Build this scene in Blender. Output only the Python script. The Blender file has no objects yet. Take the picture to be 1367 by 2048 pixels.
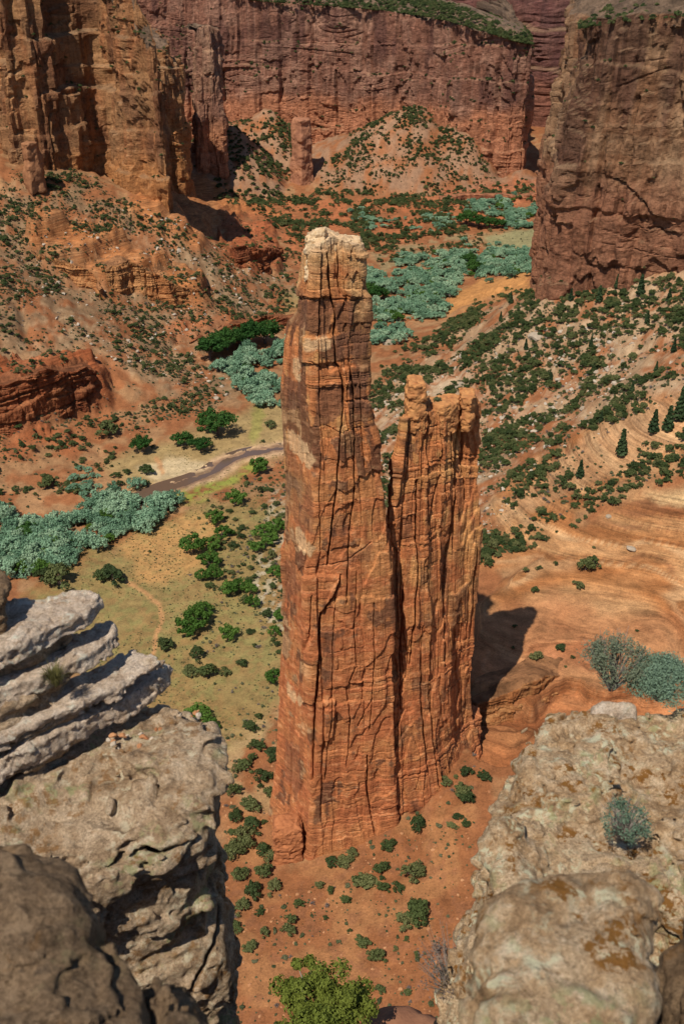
import bpy, math, random
import numpy as np
from math import radians, tan, atan, sin, cos

random.seed(7)
rng = np.random.default_rng(11)
SC = bpy.context.scene

# ------------------------------------------------------------------ camera, sky, sun, exposure
TH = radians(29.0)
FPX = 1991.0                       # focal length in pixels of the 1367 x 2048 photograph
cam = bpy.data.cameras.new('camera')
cam.sensor_fit = 'VERTICAL'; cam.sensor_height = 36.0; cam.lens = 35.0
cam.clip_start = 0.05; cam.clip_end = 30000
cam.dof.use_dof = True; cam.dof.focus_distance = 330.0; cam.dof.aperture_fstop = 4.2
camo = bpy.data.objects.new('camera', cam)
camo.rotation_euler = (math.pi / 2 - TH, 0, 0)
SC.collection.objects.link(camo); SC.camera = camo

SUN_EL = radians(55.5)
SUN_H = (-0.48, -0.877)            # horizontal direction towards the sun
world = bpy.data.worlds.new('World'); SC.world = world; world.use_nodes = True
wn = world.node_tree.nodes; wl = world.node_tree.links
for n in list(wn): wn.remove(n)
sky = wn.new('ShaderNodeTexSky'); sky.sky_type = 'NISHITA'; sky.sun_disc = False
sky.sun_elevation = SUN_EL; sky.sun_rotation = math.atan2(SUN_H[0], SUN_H[1]); sky.altitude = 1900
sky.air_density = 0.9; sky.dust_density = 0.4
bgd = wn.new('ShaderNodeBackground'); bgd.inputs['Strength'].default_value = 0.098
wo = wn.new('ShaderNodeOutputWorld')
wl.new(sky.outputs[0], bgd.inputs[0]); wl.new(bgd.outputs[0], wo.inputs[0])
sun = bpy.data.lights.new('sun', 'SUN'); sun.energy = 4.3; sun.angle = radians(0.5); sun.color = (1.0, 0.93, 0.82)
suno = bpy.data.objects.new('sun', sun)
sd = np.array([SUN_H[0] * cos(SUN_EL), SUN_H[1] * cos(SUN_EL), sin(SUN_EL)])
suno.rotation_euler = (math.pi / 2 - SUN_EL, 0, math.atan2(sd[1], sd[0]) + math.pi / 2)
suno.location = (-50, -50, 120)
SC.collection.objects.link(suno)
SC.view_settings.view_transform = 'Standard'; SC.view_settings.look = 'None'
SC.view_settings.exposure = 0.28; SC.view_settings.gamma = 1.0; SC.view_settings.use_curve_mapping = False
SC.cycles.max_bounces = 5; SC.cycles.diffuse_bounces = 2; SC.cycles.transparent_max_bounces = 4

# ------------------------------------------------------------------ projection helpers (survey points read off the photograph)
CX, CY = 683.5, 1024.0
ct, st = cos(TH), sin(TH)

def ray(x, y):
    a = (x - CX) / FPX; b = -(y - CY) / FPX
    return np.array([a, ct + b * st, -st + b * ct])

def unp(x, y, Z):
    d = ray(x, y); return d * (Z / d[2])

def unpY(x, y, Y):
    d = ray(x, y); return d * (Y / d[1])

def proj(P):
    dep = P[..., 1] * ct - P[..., 2] * st
    dep = np.where(dep < 0.5, 0.5, dep)
    up = P[..., 1] * st + P[..., 2] * ct
    return CX + P[..., 0] / dep * FPX, CY - up / dep * FPX, dep

# ------------------------------------------------------------------ noise
RT = rng.random(65536).astype(np.float32)

def h3(ix, iy, iz, seed=0):
    k = (ix.astype(np.int64) * 73856093) ^ (iy.astype(np.int64) * 19349663) ^ (iz.astype(np.int64) * 83492791) ^ (seed * 7919)
    k ^= (k >> 13); k = k * 1274126177; k ^= (k >> 16)
    return RT[k & 65535]

def vn(x, y, z=None, seed=0):
    x = np.asarray(x, np.float32); y = np.asarray(y, np.float32)
    if z is None:
        x, y = np.broadcast_arrays(x, y)
        xi = np.floor(x); yi = np.floor(y); fx = x - xi; fy = y - yi
        xi = xi.astype(np.int64); yi = yi.astype(np.int64); zz = np.zeros_like(xi)
        fx = fx * fx * (3 - 2 * fx); fy = fy * fy * (3 - 2 * fy)
        a = h3(xi, yi, zz, seed); b = h3(xi + 1, yi, zz, seed); c = h3(xi, yi + 1, zz, seed); d = h3(xi + 1, yi + 1, zz, seed)
        return ((a * (1 - fx) + b * fx) * (1 - fy) + (c * (1 - fx) + d * fx) * fy) * 2 - 1
    x, y, z = np.broadcast_arrays(x, y, np.asarray(z, np.float32))
    xi = np.floor(x); yi = np.floor(y); zi = np.floor(z)
    fx = x - xi; fy = y - yi; fz = z - zi
    xi = xi.astype(np.int64); yi = yi.astype(np.int64); zi = zi.astype(np.int64)
    fx = fx * fx * (3 - 2 * fx); fy = fy * fy * (3 - 2 * fy); fz = fz * fz * (3 - 2 * fz)
    r = 0
    for dz in (0, 1):
        a = h3(xi, yi, zi + dz, seed); b = h3(xi + 1, yi, zi + dz, seed)
        c = h3(xi, yi + 1, zi + dz, seed); d = h3(xi + 1, yi + 1, zi + dz, seed)
        v = (a * (1 - fx) + b * fx) * (1 - fy) + (c * (1 - fx) + d * fx) * fy
        r = r + v * (fz if dz else 1 - fz)
    return r * 2 - 1

def fbm(x, y, z=None, o=4, seed=0, g=0.5):
    r = 0; a = 1.0; f = 1.0; t = 0
    for i in range(o):
        r = r + a * vn(x * f + i * 17.3, y * f + i * 5.1, None if z is None else z * f + i * 9.7, seed + i)
        t += a; a *= g; f *= 2.03
    return r / t * 1.6

def sstep(a, b, x):
    t = np.clip((x - a) / (b - a), 0, 1); return t * t * (3 - 2 * t)

def lerp(a, b, t): return a + (b - a) * t

def mixc(C, col, m):
    return C + (np.array(col, np.float32) - C) * m[..., None]

def polysdf(x, y, poly):
    """signed distance to a polygon, negative inside"""
    P = np.array(poly, float); n = len(P)
    d = np.full(x.shape, 1e18); s = np.zeros(x.shape, bool)
    for i in range(n):
        ax, ay = P[i]; bx, by = P[(i + 1) % n]
        ex, ey = bx - ax, by - ay
        wx, wy = x - ax, y - ay
        t = np.clip((wx * ex + wy * ey) / (ex * ex + ey * ey + 1e-12), 0, 1)
        d = np.minimum(d, (wx - ex * t) ** 2 + (wy - ey * t) ** 2)
        c = (ay > y) != (by > y)
        s ^= c & (x < (bx - ax) * (y - ay) / ((by - ay) if abs(by - ay) > 1e-9 else 1e-9) + ax)
    d = np.sqrt(d)
    return np.where(s, -d, d)

def linedist(x, y, pts):
    d = np.full(x.shape, 1e18)
    for (ax, ay), (bx, by) in zip(pts[:-1], pts[1:]):
        ex, ey = bx - ax, by - ay
        t = np.clip(((x - ax) * ex + (y - ay) * ey) / (ex * ex + ey * ey), 0, 1)
        d = np.minimum(d, (x - ax - ex * t) ** 2 + (y - ay - ey * t) ** 2)
    return np.sqrt(d)

# ------------------------------------------------------------------ mesh helpers
def mesh_np(name, V, F, mat=None, col=None, smooth=True):
    V = np.asarray(V, np.float32).reshape(-1, 3); F = np.asarray(F, np.int32); k = F.shape[1]
    m = bpy.data.meshes.new(name)
    m.vertices.add(len(V)); m.vertices.foreach_set('co', V.ravel())
    m.loops.add(F.size); m.loops.foreach_set('vertex_index', F.ravel())
    m.polygons.add(len(F)); m.polygons.foreach_set('loop_start', np.arange(0, F.size, k, dtype=np.int32))
    m.polygons.foreach_set('use_smooth', np.full(len(F), smooth, dtype=bool))
    m.update(calc_edges=True); m.validate()
    if col is not None:
        a = m.color_attributes.new('Col', 'FLOAT_COLOR', 'POINT')
        cc_ = np.asarray(col); c = np.ones((len(V), 4), np.float32); c[:, :cc_.shape[-1]] = cc_.reshape(-1, cc_.shape[-1])
        a.data.foreach_set('color', c.ravel())
    if mat: m.materials.append(mat)
    return m

def link(name, me, parent=None):
    o = bpy.data.objects.new(name, me); SC.collection.objects.link(o)
    if parent: o.parent = parent
    return o

def tag(o, label=None, cat=None, group=None, kind=None):
    if label: o['label'] = label
    if cat: o['category'] = cat
    if group: o['group'] = group
    if kind: o['kind'] = kind
    return o

def empty(name, loc=(0, 0, 0), rz=0.0):
    o = bpy.data.objects.new(name, None); SC.collection.objects.link(o)
    o.location = loc; o.rotation_euler = (0, 0, rz); o.empty_display_size = 0.2
    return o

def gridfaces(nr, nc, closed=False):
    i = np.arange(nr - 1)[:, None]; j = np.arange(nc if closed else nc - 1)[None, :]
    j2 = (j + 1) % nc
    return np.stack([i * nc + j, i * nc + j2, (i + 1) * nc + j2, (i + 1) * nc + j], -1).reshape(-1, 4)

DEPTHS = []                          # vertex clouds of the big opaque things, to know what the photo shows
def seen(V): DEPTHS.append(np.asarray(V, np.float32).reshape(-1, 3))

def gridnormals(P):
    du = np.gradient(P, axis=1); dv = np.gradient(P, axis=0)
    n = np.cross(du, dv); n /= np.linalg.norm(n, axis=-1, keepdims=True) + 1e-9
    return n

# ------------------------------------------------------------------ materials
class NT:
    def __init__(s, name):
        s.m = bpy.data.materials.new(name); s.m.use_nodes = True
        s.t = s.m.node_tree; s.b = s.t.nodes['Principled BSDF']
        s.b.inputs['Roughness'].default_value = 0.9
        s.b.inputs['Specular IOR Level'].default_value = 0.15
    def n(s, t, **kw):
        o = s.t.nodes.new(t)
        for k, v in kw.items():
            if hasattr(o, k): setattr(o, k, v)
            else: o.inputs[k.replace('_', ' ')].default_value = v
        return o
    def l(s, a, b): s.t.links.new(a, b)
    def coord(s, scale=(1, 1, 1)):
        tc = s.n('ShaderNodeTexCoord'); mp = s.n('ShaderNodeMapping'); mp.inputs['Scale'].default_value = scale
        s.l(tc.outputs['Object'], mp.inputs['Vector']); return mp.outputs[0]
    def noise(s, co, scale, detail=6, rough=0.6, dist=0.0):
        n = s.n('ShaderNodeTexNoise'); n.inputs['Scale'].default_value = scale; n.inputs['Detail'].default_value = detail
        n.inputs['Roughness'].default_value = rough; n.inputs['Distortion'].default_value = dist
        s.l(co, n.inputs['Vector']); return n.outputs['Fac']
    def ramp(s, fac, stops):
        r = s.n('ShaderNodeValToRGB'); e = r.color_ramp.elements
        while len(e) < len(stops): e.new(0.5)
        for k, (p, c) in zip(e, stops):
            k.position = p; k.color = (*c, 1) if not np.isscalar(c) else (c, c, c, 1)
        s.l(fac, r.inputs[0]); return r.outputs[0]
    def mix(s, fac, a, b, mode='MIX'):
        m = s.n('ShaderNodeMix', data_type='RGBA', blend_type=mode)
        for v, i in ((fac, 0), (a, 6), (b, 7)):
            if hasattr(v, 'is_output') or isinstance(v, bpy.types.NodeSocket): s.l(v, m.inputs[i])
            else: m.inputs[i].default_value = v if np.isscalar(v) else (*v, 1)
        return m.outputs[2]
    def math(s, op, a, b=0.0):
        m = s.n('ShaderNodeMath', operation=op)
        for v, i in ((a, 0), (b, 1)):
            if isinstance(v, bpy.types.NodeSocket): s.l(v, m.inputs[i])
            else: m.inputs[i].default_value = v
        return m.outputs[0]
    def bump(s, h, dist, strength=1.0, prev=None):
        b = s.n('ShaderNodeBump'); b.inputs['Distance'].default_value = dist; b.inputs['Strength'].default_value = strength
        s.l(h, b.inputs['Height'])
        if prev: s.l(prev, b.inputs['Normal'])
        return b.outputs[0]

def mat_face(name, sc=1.0, bump=0.5, zst=2.6, var=0.45, fine=2.6):
    """rock whose large colours come from the vertex colours, with fine grain, streaks and bedding relief"""
    k = NT(name)
    at = k.n('ShaderNodeVertexColor', layer_name='Col').outputs[0]
    co = k.coord((1, 1, zst)); co1 = k.coord((1, 1, 0.16)); co0 = k.coord()
    n1 = k.noise(co, 0.35 / sc, 8, 0.68); n2 = k.noise(co1, 0.75 / sc, 6, 0.66); n3 = k.noise(co0, fine / sc, 6, 0.75)
    v = k.math('MULTIPLY', k.math('ADD', k.math('ADD', n1, n2), n3), 1 / 3)
    g = k.ramp(v, [(0.34, 1 - var * 1.5), (0.5, 1.0), (0.66, 1 + var)])
    c = k.mix(1.0, at, g, 'MULTIPLY')
    sp = k.ramp(n3, [(0.30, 0.55), (0.42, 1.0), (0.62, 1.0), (0.72, 1.3)])
    c = k.mix(0.7, c, sp, 'MULTIPLY')
    k.l(c, k.b.inputs['Base Color'])
    b1 = k.bump(n1, 1.6 * sc, bump); b2 = k.bump(n2, 0.7 * sc, bump, b1); b3 = k.bump(n3, 0.35 * sc, bump, b2)
    k.l(b3, k.b.inputs['Normal'])
    return k.m

def mat_ground(name):
    k = NT(name)
    vc = k.n('ShaderNodeVertexColor', layer_name='Col'); at = vc.outputs[0]; bare = vc.outputs[1]
    lam = k.noise(k.coord((0.035, 0.035, 1.1)), 0.9, 7, 0.72, 0.35); lam2 = k.noise(k.coord((0.02, 0.02, 0.5)), 0.8, 5, 0.6, 0.5)
    at = k.mix(bare, at, k.mix(1.0, k.mix(1.0, at, k.ramp(lam, [(0.36, 0.58), (0.5, 1.0), (0.62, 1.3)]), 'MULTIPLY'), k.ramp(lam2, [(0.35, (0.8, 0.72, 0.68)), (0.55, (1.0, 1.0, 1.0)), (0.68, (1.15, 1.2, 1.25))]), 'MULTIPLY'))
    co = k.coord()
    n1 = k.noise(co, 0.16, 9, 0.72); n2 = k.noise(co, 1.3, 6, 0.75)
    v = k.math('MULTIPLY', k.math('ADD', n1, n2), 0.5)
    g = k.ramp(v, [(0.36, 0.55), (0.5, 1.0), (0.64, 1.4)])
    c = k.mix(1.0, at, g, 'MULTIPLY')
    k.l(c, k.b.inputs['Base Color'])
    k.l(k.bump(n2, 0.5, 0.6, k.bump(n1, 1.5, 0.5, k.bump(k.math('MULTIPLY', lam, bare), 1.3, 0.8))), k.b.inputs['Normal'])
    return k.m

def mat_leaf(name, c1, c2, tr=0.25, c3=None):
    k = NT(name)
    oi = k.n('ShaderNodeObjectInfo').outputs['Random']
    co = k.coord(); nz = k.noise(co, 1.3, 3, 0.6)
    f = k.math('ADD', k.math('MULTIPLY', oi, 0.6), k.math('MULTIPLY', nz, 0.45))
    c = k.ramp(f, [(0.15, c1), (0.85, c2)] if c3 is None else [(0.12, c1), (0.5, c2), (0.9, c3)])
    k.l(c, k.b.inputs['Base Color']); k.b.inputs['Roughness'].default_value = 0.75
    t = k.n('ShaderNodeBsdfTranslucent'); k.l(c, t.inputs[0])
    mx = k.n('ShaderNodeMixShader'); mx.inputs[0].default_value = tr
    out = k.t.nodes['Material Output']
    k.l(k.b.outputs[0], mx.inputs[1]); k.l(t.outputs[0], mx.inputs[2]); k.l(mx.outputs[0], out.inputs[0])
    return k.m

def mat_plain(name, c1, c2, scale=3.0, bump=0.05, rough=0.9):
    k = NT(name); co = k.coord(); n = k.noise(co, scale, 6, 0.65)
    k.l(k.ramp(n, [(0.3, c1), (0.7, c2)]), k.b.inputs['Base Color'])
    k.b.inputs['Roughness'].default_value = rough
    k.l(k.bump(n, bump, 0.7), k.b.inputs['Normal'])
    return k.m

def mat_fore(name, base, light, dark, lichen=0.4, orange=0.3, spots=0.5, pit=0.012):
    """close sandstone: mottled grain, pits, dark film, pale crust, yellow-green and rusty lichen blotches"""
    k = NT(name); co = k.coord()
    big = k.noise(co, 1.6, 5, 0.6, 0.4); mid = k.noise(co, 7.5, 10, 0.76, 0.15); fin = k.noise(co, 60, 6, 0.75)
    c = k.ramp(mid, [(0.32, dark), (0.48, base), (0.64, light)])
    c = k.mix(k.ramp(big, [(0.44, 0.0), (0.6, 0.7)]), c, k.ramp(fin, [(0.32, base), (0.66, light)]))
    c = k.mix(1.0, c, k.ramp(fin, [(0.3, 0.55), (0.5, 1.0), (0.7, 1.3)]), 'MULTIPLY')
    gr = k.noise(k.coord((1, 1, 1.7)), 7, 8, 0.78, 0.5)
    c = k.mix(k.ramp(gr, [(0.54, 0.0), (0.60, spots)]), c, tuple(x * 0.28 for x in base))
    sp = k.noise(co, 21, 5, 0.7, 0.4)
    c = k.mix(k.ramp(sp, [(0.60, 0.0), (0.66, spots * 0.9)]), c, (0.06, 0.045, 0.035))
    wm = k.math('MULTIPLY', k.ramp(k.noise(co, 3.1, 4, 0.6, 0.6), [(0.5, 0.0), (0.6, 1.0)]), k.ramp(k.noise(co, 15, 5, 0.65, 0.6), [(0.5, 0.0), (0.58, 0.8)]))
    c = k.mix(wm, c, tuple(min(0.72, x * 1.2) for x in light))
    lm = k.math('MULTIPLY', k.ramp(k.noise(co, 1.9, 3, 0.5, 0.5), [(0.54, 0.0), (0.62, 1.0)]), k.ramp(k.noise(co, 12, 5, 0.65), [(0.49, 0.0), (0.55, 1.0)]))
    c = k.mix(k.math('MULTIPLY', lm, lichen), c, (0.36, 0.38, 0.17))
    om = k.math('MULTIPLY', k.ramp(k.noise(k.coord((1.3, 1.3, 1.3)), 2.6, 3, 0.5, 0.8), [(0.52, 0.0), (0.60, 1.0)]), k.ramp(k.noise(co, 16, 5, 0.65), [(0.50, 0.0), (0.56, 1.0)]))
    c = k.mix(k.math('MULTIPLY', om, orange), c, (0.27, 0.115, 0.02))
    k.l(c, k.b.inputs['Base Color'])
    vo = k.n('ShaderNodeTexVoronoi'); vo.inputs['Scale'].default_value = 26; vo.inputs['Randomness'].default_value = 1.0; k.l(co, vo.inputs['Vector'])
    b = k.bump(mid, 0.07, 0.9); b = k.bump(gr, 0.03, 0.7, b); b = k.bump(sp, 0.03, 0.8, b); b = k.bump(fin, pit, 1.0, b)
    k.l(b, k.b.inputs['Normal'])
    return k.m

M_SPIRE = mat_face('spire_sandstone', 1.0, 0.75, 2.2, 0.42)
M_WALL = mat_face('canyon_sandstone', 3.0, 1.0, 2.2, 0.5, 1.6)
M_GROUND = mat_ground('canyon_ground')

# ------------------------------------------------------------------ the ground: one sheet through surveyed points
CP = [  # photo x, photo y, elevation below the camera
 (300,1300,-290),(250,1100,-290),(400,1000,-290),(100,1120,-290),(500,900,-291),(480,760,-290),(560,700,-289),(480,1200,-289),(540,1050,-287),(0,1040,-290),
 (555,1300,-286),(545,1000,-287),(480,1450,-289),(500,1600,-290),(480,1900,-290),(600,1740,-290),(750,1680,-283),(850,1620,-276),(885,1556,-271.5),(935,1490,-269),
 (800,1850,-284),(890,1750,-277),(600,2000,-289),(900,2000,-282),(960,1440,-272),
 (1000,1250,-270),(1080,1210,-269),(960,1150,-269),(1200,1290,-270),(1100,1100,-261),(1200,1150,-262),(1200,1040,-249),(1367,1280,-269),(1367,1200,-262),(1367,1100,-251),(1300,1010,-239),(1367,1000,-236),(1250,900,-226),(1367,820,-206),
 (1100,950,-247),(970,960,-264),(970,850,-269),(1100,800,-246),(1250,720,-217),(1367,650,-192),(1080,600,-216),(1200,580,-203),(1350,560,-184),
 (900,700,-274),(820,760,-281),(780,850,-283),(760,720,-287),(900,640,-284),(1000,600,-252),(780,1000,-281),(1030,560,-264),
 (750,650,-289),(850,600,-289),(950,540,-289),(1040,500,-289),(1040,450,-288),(900,430,-287),(700,440,-286),(500,400,-285),(600,385,-284),
 (0,850,-274),(0,960,-287),(0,750,-254),(0,600,-225),(0,480,-200),(0,400,-180),(100,330,-168),(200,420,-196),(250,370,-190),(350,430,-207),(390,470,-236),(460,440,-266),
 (550,500,-279),(420,600,-263),(300,500,-226),(300,600,-250),(350,700,-276),(200,700,-258),(200,800,-279),(100,560,-226),(150,640,-244),(430,760,-288),(350,840,-289),(570,620,-287),
 (700,520,-288),(680,600,-288),
]
CW = [(-520,700,-150),(-600,300,-160),(-300,250,-250),(-260,420,-287),(380,300,-185),(420,600,-120),(200,150,-268),(-200,100,-280),(0,100,-288),(0,60,-287),(120,80,-275),
      (0,1750,-275),(-300,1600,-255),(-100,1560,-268),(420,1600,-275),(250,1480,-284),(700,1300,-240),(-700,1500,-150),(0,2600,-270),(1200,2400,-250),(-1200,2400,-250)]
ctrl = np.array([unp(*c) for c in CP] + [np.array(c, float) for c in CW])
cxy = ctrl[:, :2] / 500.0; cz = ctrl[:, 2]
def tps_k(r2): return 0.5 * r2 * np.log(r2 + 1e-12)
n_ = len(cxy); K = tps_k(((cxy[:, None] - cxy[None]) ** 2).sum(-1)) + np.eye(n_) * 2e-3
A = np.zeros((n_ + 3, n_ + 3)); A[:n_, :n_] = K; A[:n_, n_] = 1; A[:n_, n_ + 1:] = cxy; A[n_, :n_] = 1; A[n_ + 1:, :n_] = cxy.T
wts = np.linalg.solve(A, np.concatenate([cz, np.zeros(3)]))
def tps(X, Y):
    x = X.ravel() / 500.0; y = Y.ravel() / 500.0; out = wts[n_] + wts[n_ + 1] * x + wts[n_ + 2] * y
    for i in range(n_):
        out = out + wts[i] * tps_k((x - cxy[i, 0]) ** 2 + (y - cxy[i, 1]) ** 2)
    return out.reshape(X.shape)

NR, NC = 760, 600
A0, A1 = radians(78.3), radians(8.6)
rowY = 290.0 / np.tan(np.linspace(A0, A1, NR)); rowY = np.concatenate([rowY, [2100, 2400, 2900, 3600, 5000, 8000]])
colU = np.linspace(-0.56, 0.56, NC)
GX = colU[None, :] * (rowY[:, None] + 90); GY = np.repeat(rowY[:, None], NC, 1)
GZ = np.clip(tps(GX, GY), -294, -40)
far = sstep(1900, 2600, GY); GZ = lerp(GZ, -262.0, far)
# talus cones under the far wall
CONES = [(unpY(838, 205, 1585), 0.60), (unpY(918, 236, 1555), 0.66), (unpY(540, 215, 1640), 0.55), (unpY(465, 250, 1500), 0.6), (unpY(1052, 330, 1490), 0.55), (unpY(690, 260, 1640), 0.5), (unpY(395, 300, 1440), 0.45)]
cone_m = np.zeros_like(GZ)
for (a, sl) in CONES:
    dx_ = GX - a[0]; d = np.hypot(np.where(dx_ > 0, 1.55, 0.74) * dx_, (GY - a[1]))
    c = a[2] - sl * d + 4 * fbm(GX / 30, GY / 30, o=3, seed=3)
    cone_m = np.maximum(cone_m, sstep(-6, 6, c - GZ)); GZ = np.maximum(GZ, c)
gp = np.stack([GX, GY, GZ], -1)
px, py, dp = proj(gp)

def region(poly, soft=10.0, wob=14.0, seed=0):
    d = polysdf(px, py, poly) + wob * fbm(GX / 14, GY / 14, o=3, seed=seed + 40)
    return sstep(soft, -soft, d)

slope_y = np.gradient(GZ, axis=0) / np.gradient(GY, axis=0); slope_x = np.gradient(GZ, axis=1) / np.gradient(GX, axis=1)
slope = np.hypot(slope_x, slope_y)
ROCKY = {}
def terrace(poly, step, sharp, lift, seed, soft=16):
    """bedrock outcrop: lifted out of the talus and broken into ledges"""
    global GZ
    m = region(poly, soft, 16, seed)
    z = GZ + lift * m + 4.0 * fbm(GX / 60, GY / 60, o=2, seed=seed + 9) + 0.7 * fbm(GX / 9, GY / 9, o=3, seed=seed + 19)
    q = z / step + 0.25 * fbm(GX / 60, GY / 60, o=2, seed=seed + 5)
    fl = np.floor(q); fr = q - fl
    q2 = fr * 4; fr2 = (sstep(0.5 - sharp, 0.5 + sharp, fr) * 0.62 + 0.26 * (np.floor(q2) + sstep(0.35, 0.65, q2 - np.floor(q2))) / 4 + fr * 0.12)
    tz = (fl + fr2) * step + (z - q * step)
    GZ = lerp(GZ, tz, m)
    return m
OUT1 = terrace([(-60,745),(60,735),(130,715),(200,720),(228,770),(190,815),(120,840),(60,862),(-60,880)], 13, 0.07, 12, 1)
OUT2 = terrace([(70,440),(150,455),(250,500),(330,520),(410,555),(418,620),(330,600),(250,570),(215,600),(160,560),(60,500)], 20, 0.07, 12, 2)
OUT3 = terrace([(440,430),(540,455),(560,540),(500,545),(455,500)], 14, 0.08, 9, 3, 10)
OUT4 = terrace([(420,630),(520,620),(600,628),(600,660),(480,660),(380,690),(330,650)], 6, 0.12, 2, 4, 8)
OUT5 = terrace([(-60,870),(60,850),(160,870),(190,900),(90,905),(-60,930)], 6, 0.15, 2, 5, 10)
OUT6 = terrace([(345,330),(400,350),(480,400),(560,425),(440,440),(400,500),(330,470),(230,420)], 16, 0.2, 2, 6, 10)
OUT7 = terrace([(860,400),(900,370),(1070,360),(1080,410),(980,400),(900,408)], 8, 0.15, 3, 7, 6)
SLICK = region([(985,1000),(1100,900),(1200,830),(1300,790),(1420,780),(1420,870),(1200,990),(1150,1050),(1290,985),(1420,960),(1420,1420),(930,1470),(925,1330),(960,1210),(1080,1120),(960,1140)], 14, 10, 8)
BENCH = terrace([(880,1470),(925,1385),(1000,1400),(1060,1405),(1130,1370),(1230,1380),(1420,1400),(1420,1480),(1000,1520)], 14, 0.05, -8, 11, 6)
# slickrock: smooth swells with wavy bedding lips
sw = fbm(GX / 85, GY / 85, o=2, seed=21)
GZ = GZ + SLICK * (4.0 * sw)
q = (GZ + 1.6 * fbm(GX / 50, GY / 50, o=3, seed=22)) / 4.6; fr = q - np.floor(q)
GZ = GZ + SLICK * 2.8 * (sstep(0.30, 0.70, fr) - fr)
# basin behind the bench edge
bas = region([(1050,1300),(1110,1275),(1210,1285),(1230,1330),(1150,1345),(1075,1345)], 16, 14, 12)
GZ = GZ - bas * 1.8
rough = 0.9 + 1.6 * sstep(0.12, 0.4, slope)
GZ = GZ + (1 - SLICK * 0.9) * rough * 0.55 * fbm(GX / 7, GY / 7, o=4, seed=30) * np.clip(GY / 500, 0.5, 1.5)
# gullies running down the big slopes
gul = np.abs(fbm(GX / 55, GY / 55, o=3, seed=33)); GZ = GZ - 3.2 * sstep(0.2, 0.0, gul) * sstep(0.2, 0.45, slope) * (1 - SLICK)
# river: channel carved into the floor
RIV = [unp(*p)[:2] for p in [(282,1002,-291),(300,990,-291),(330,977,-291),(380,962,-291),(425,945,-291),(455,922,-291),(495,908,-291),(545,899,-291),(600,893,-291),(660,880,-291),(700,860,-291)]]
RIV = [tuple(r) for r in RIV]
rd = linedist(GX, GY, RIV) + 1.5 * fbm(GX / 9, GY / 9, o=3, seed=35)
WATER_Z = -291.4
GZ = np.where(rd < 34, lerp(np.minimum(GZ, -290.2), GZ, sstep(14, 34, rd)), GZ)
GZ = GZ - 2.6 * sstep(3.4, 0.8, rd)
GZ = GZ + 0.9 * sstep(3, 1, rd) * sstep(0.15, 0.5, fbm(GX / 14, GY / 14, o=2, seed=37)) * 0
gp = np.stack([GX, GY, GZ], -1); px, py, dp = proj(gp)

def gz_at(X, Y):
    X = np.asarray(X, float); Y = np.asarray(Y, float)
    r = np.interp(Y, rowY, np.arange(len(rowY))); u = X / (Y + 90)
    c = (u - colU[0]) / (colU[1] - colU[0])
    r = np.clip(r, 0, len(rowY) - 1.001); c = np.clip(c, 0, NC - 1.001)
    r0 = r.astype(int); c0 = c.astype(int); fr = r - r0; fc = c - c0
    return (GZ[r0, c0] * (1 - fc) + GZ[r0, c0 + 1] * fc) * (1 - fr) + (GZ[r0 + 1, c0] * (1 - fc) + GZ[r0 + 1, c0 + 1] * fc) * fr

# ---- ground colours
nA = fbm(GX / 60, GY / 60, o=4, seed=50); nB = fbm(GX / 12, GY / 12, o=4, seed=51); nC = fbm(GX / 3.5, GY / 3.5, o=3, seed=52)
C = np.ones(GZ.shape + (3,), np.float32) * np.array((0.265, 0.103, 0.041), np.float32)
C = mixc(C, (0.31, 0.165, 0.076), sstep(-0.2, 0.5, nB))
talusR = region([(745,820),(800,740),(900,650),(1070,575),(1420,530),(1420,860),(1180,1000),(960,1120),(940,900)], 20, 22, 60)
C = mixc(C, (0.32, 0.205, 0.115), talusR * sstep(-0.5, 0.4, nB + 0.3 * nA) * 0.9)
C = mixc(C, (0.40, 0.31, 0.2), talusR * sstep(0.15, 0.6, nC + 0.4 * nA) * 0.3)
C = mixc(C, (0.47, 0.37, 0.25), region([(740,840),(830,740),(960,760),(960,1010),(900,1060),(740,1060)], 30, 25, 66) * sstep(-0.3, 0.35, nC) * 0.4)
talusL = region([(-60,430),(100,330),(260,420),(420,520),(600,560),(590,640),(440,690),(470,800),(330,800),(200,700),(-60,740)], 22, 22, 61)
C = mixc(C, (0.215, 0.13, 0.068), talusL * sstep(-0.5, 0.3, nB) * 0.85)  # left soil deepened so its colour carries the frame-edge vignette
C = mixc(C, (0.34, 0.235, 0.135), talusL * sstep(0.2, 0.6, nC + 0.3 * nA) * 0.4)
C = mixc(C, (0.27, 0.155, 0.092), cone_m * sstep(-0.5, 0.3, nB) * 0.9)
# valley floor: dry grass, bare tan earth
floor = region([(60,1180),(200,1100),(330,1030),(560,1000),(570,1330),(540,1440),(440,1520),(300,1450),(100,1300)], 22, 18, 62)
C = mixc(C, (0.26, 0.18, 0.068), floor * (0.78 + 0.2 * sstep(-0.4, 0.3, nB)))
C = mixc(C, (0.165, 0.165, 0.055), floor * sstep(-0.1, 0.5, nC + 0.4 * nA) * 0.5)
C = mixc(C, (0.46, 0.25, 0.09), region([(230,1090),(400,1010),(440,1040),(420,1110),(370,1170),(280,1160)], 14, 14, 63) * (0.55 + 0.45 * sstep(0.3, -0.3, nC)))
meadow = region([(210,920),(330,890),(470,830),(500,800),(575,810),(575,900),(420,960),(300,1000),(240,960)], 14, 12, 64)
C = mixc(C, (0.33, 0.235, 0.10), meadow * 0.85)
C = mixc(C, (0.52, 0.39, 0.22), region([(280,935),(330,915),(410,925),(440,945),(360,962),(300,960)], 9, 9, 65))
C = mixc(C, (0.52, 0.33, 0.19), sstep(15, 8, rd) * sstep(-0.4, 0.5, nB + 0.4) * 0.8)
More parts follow.
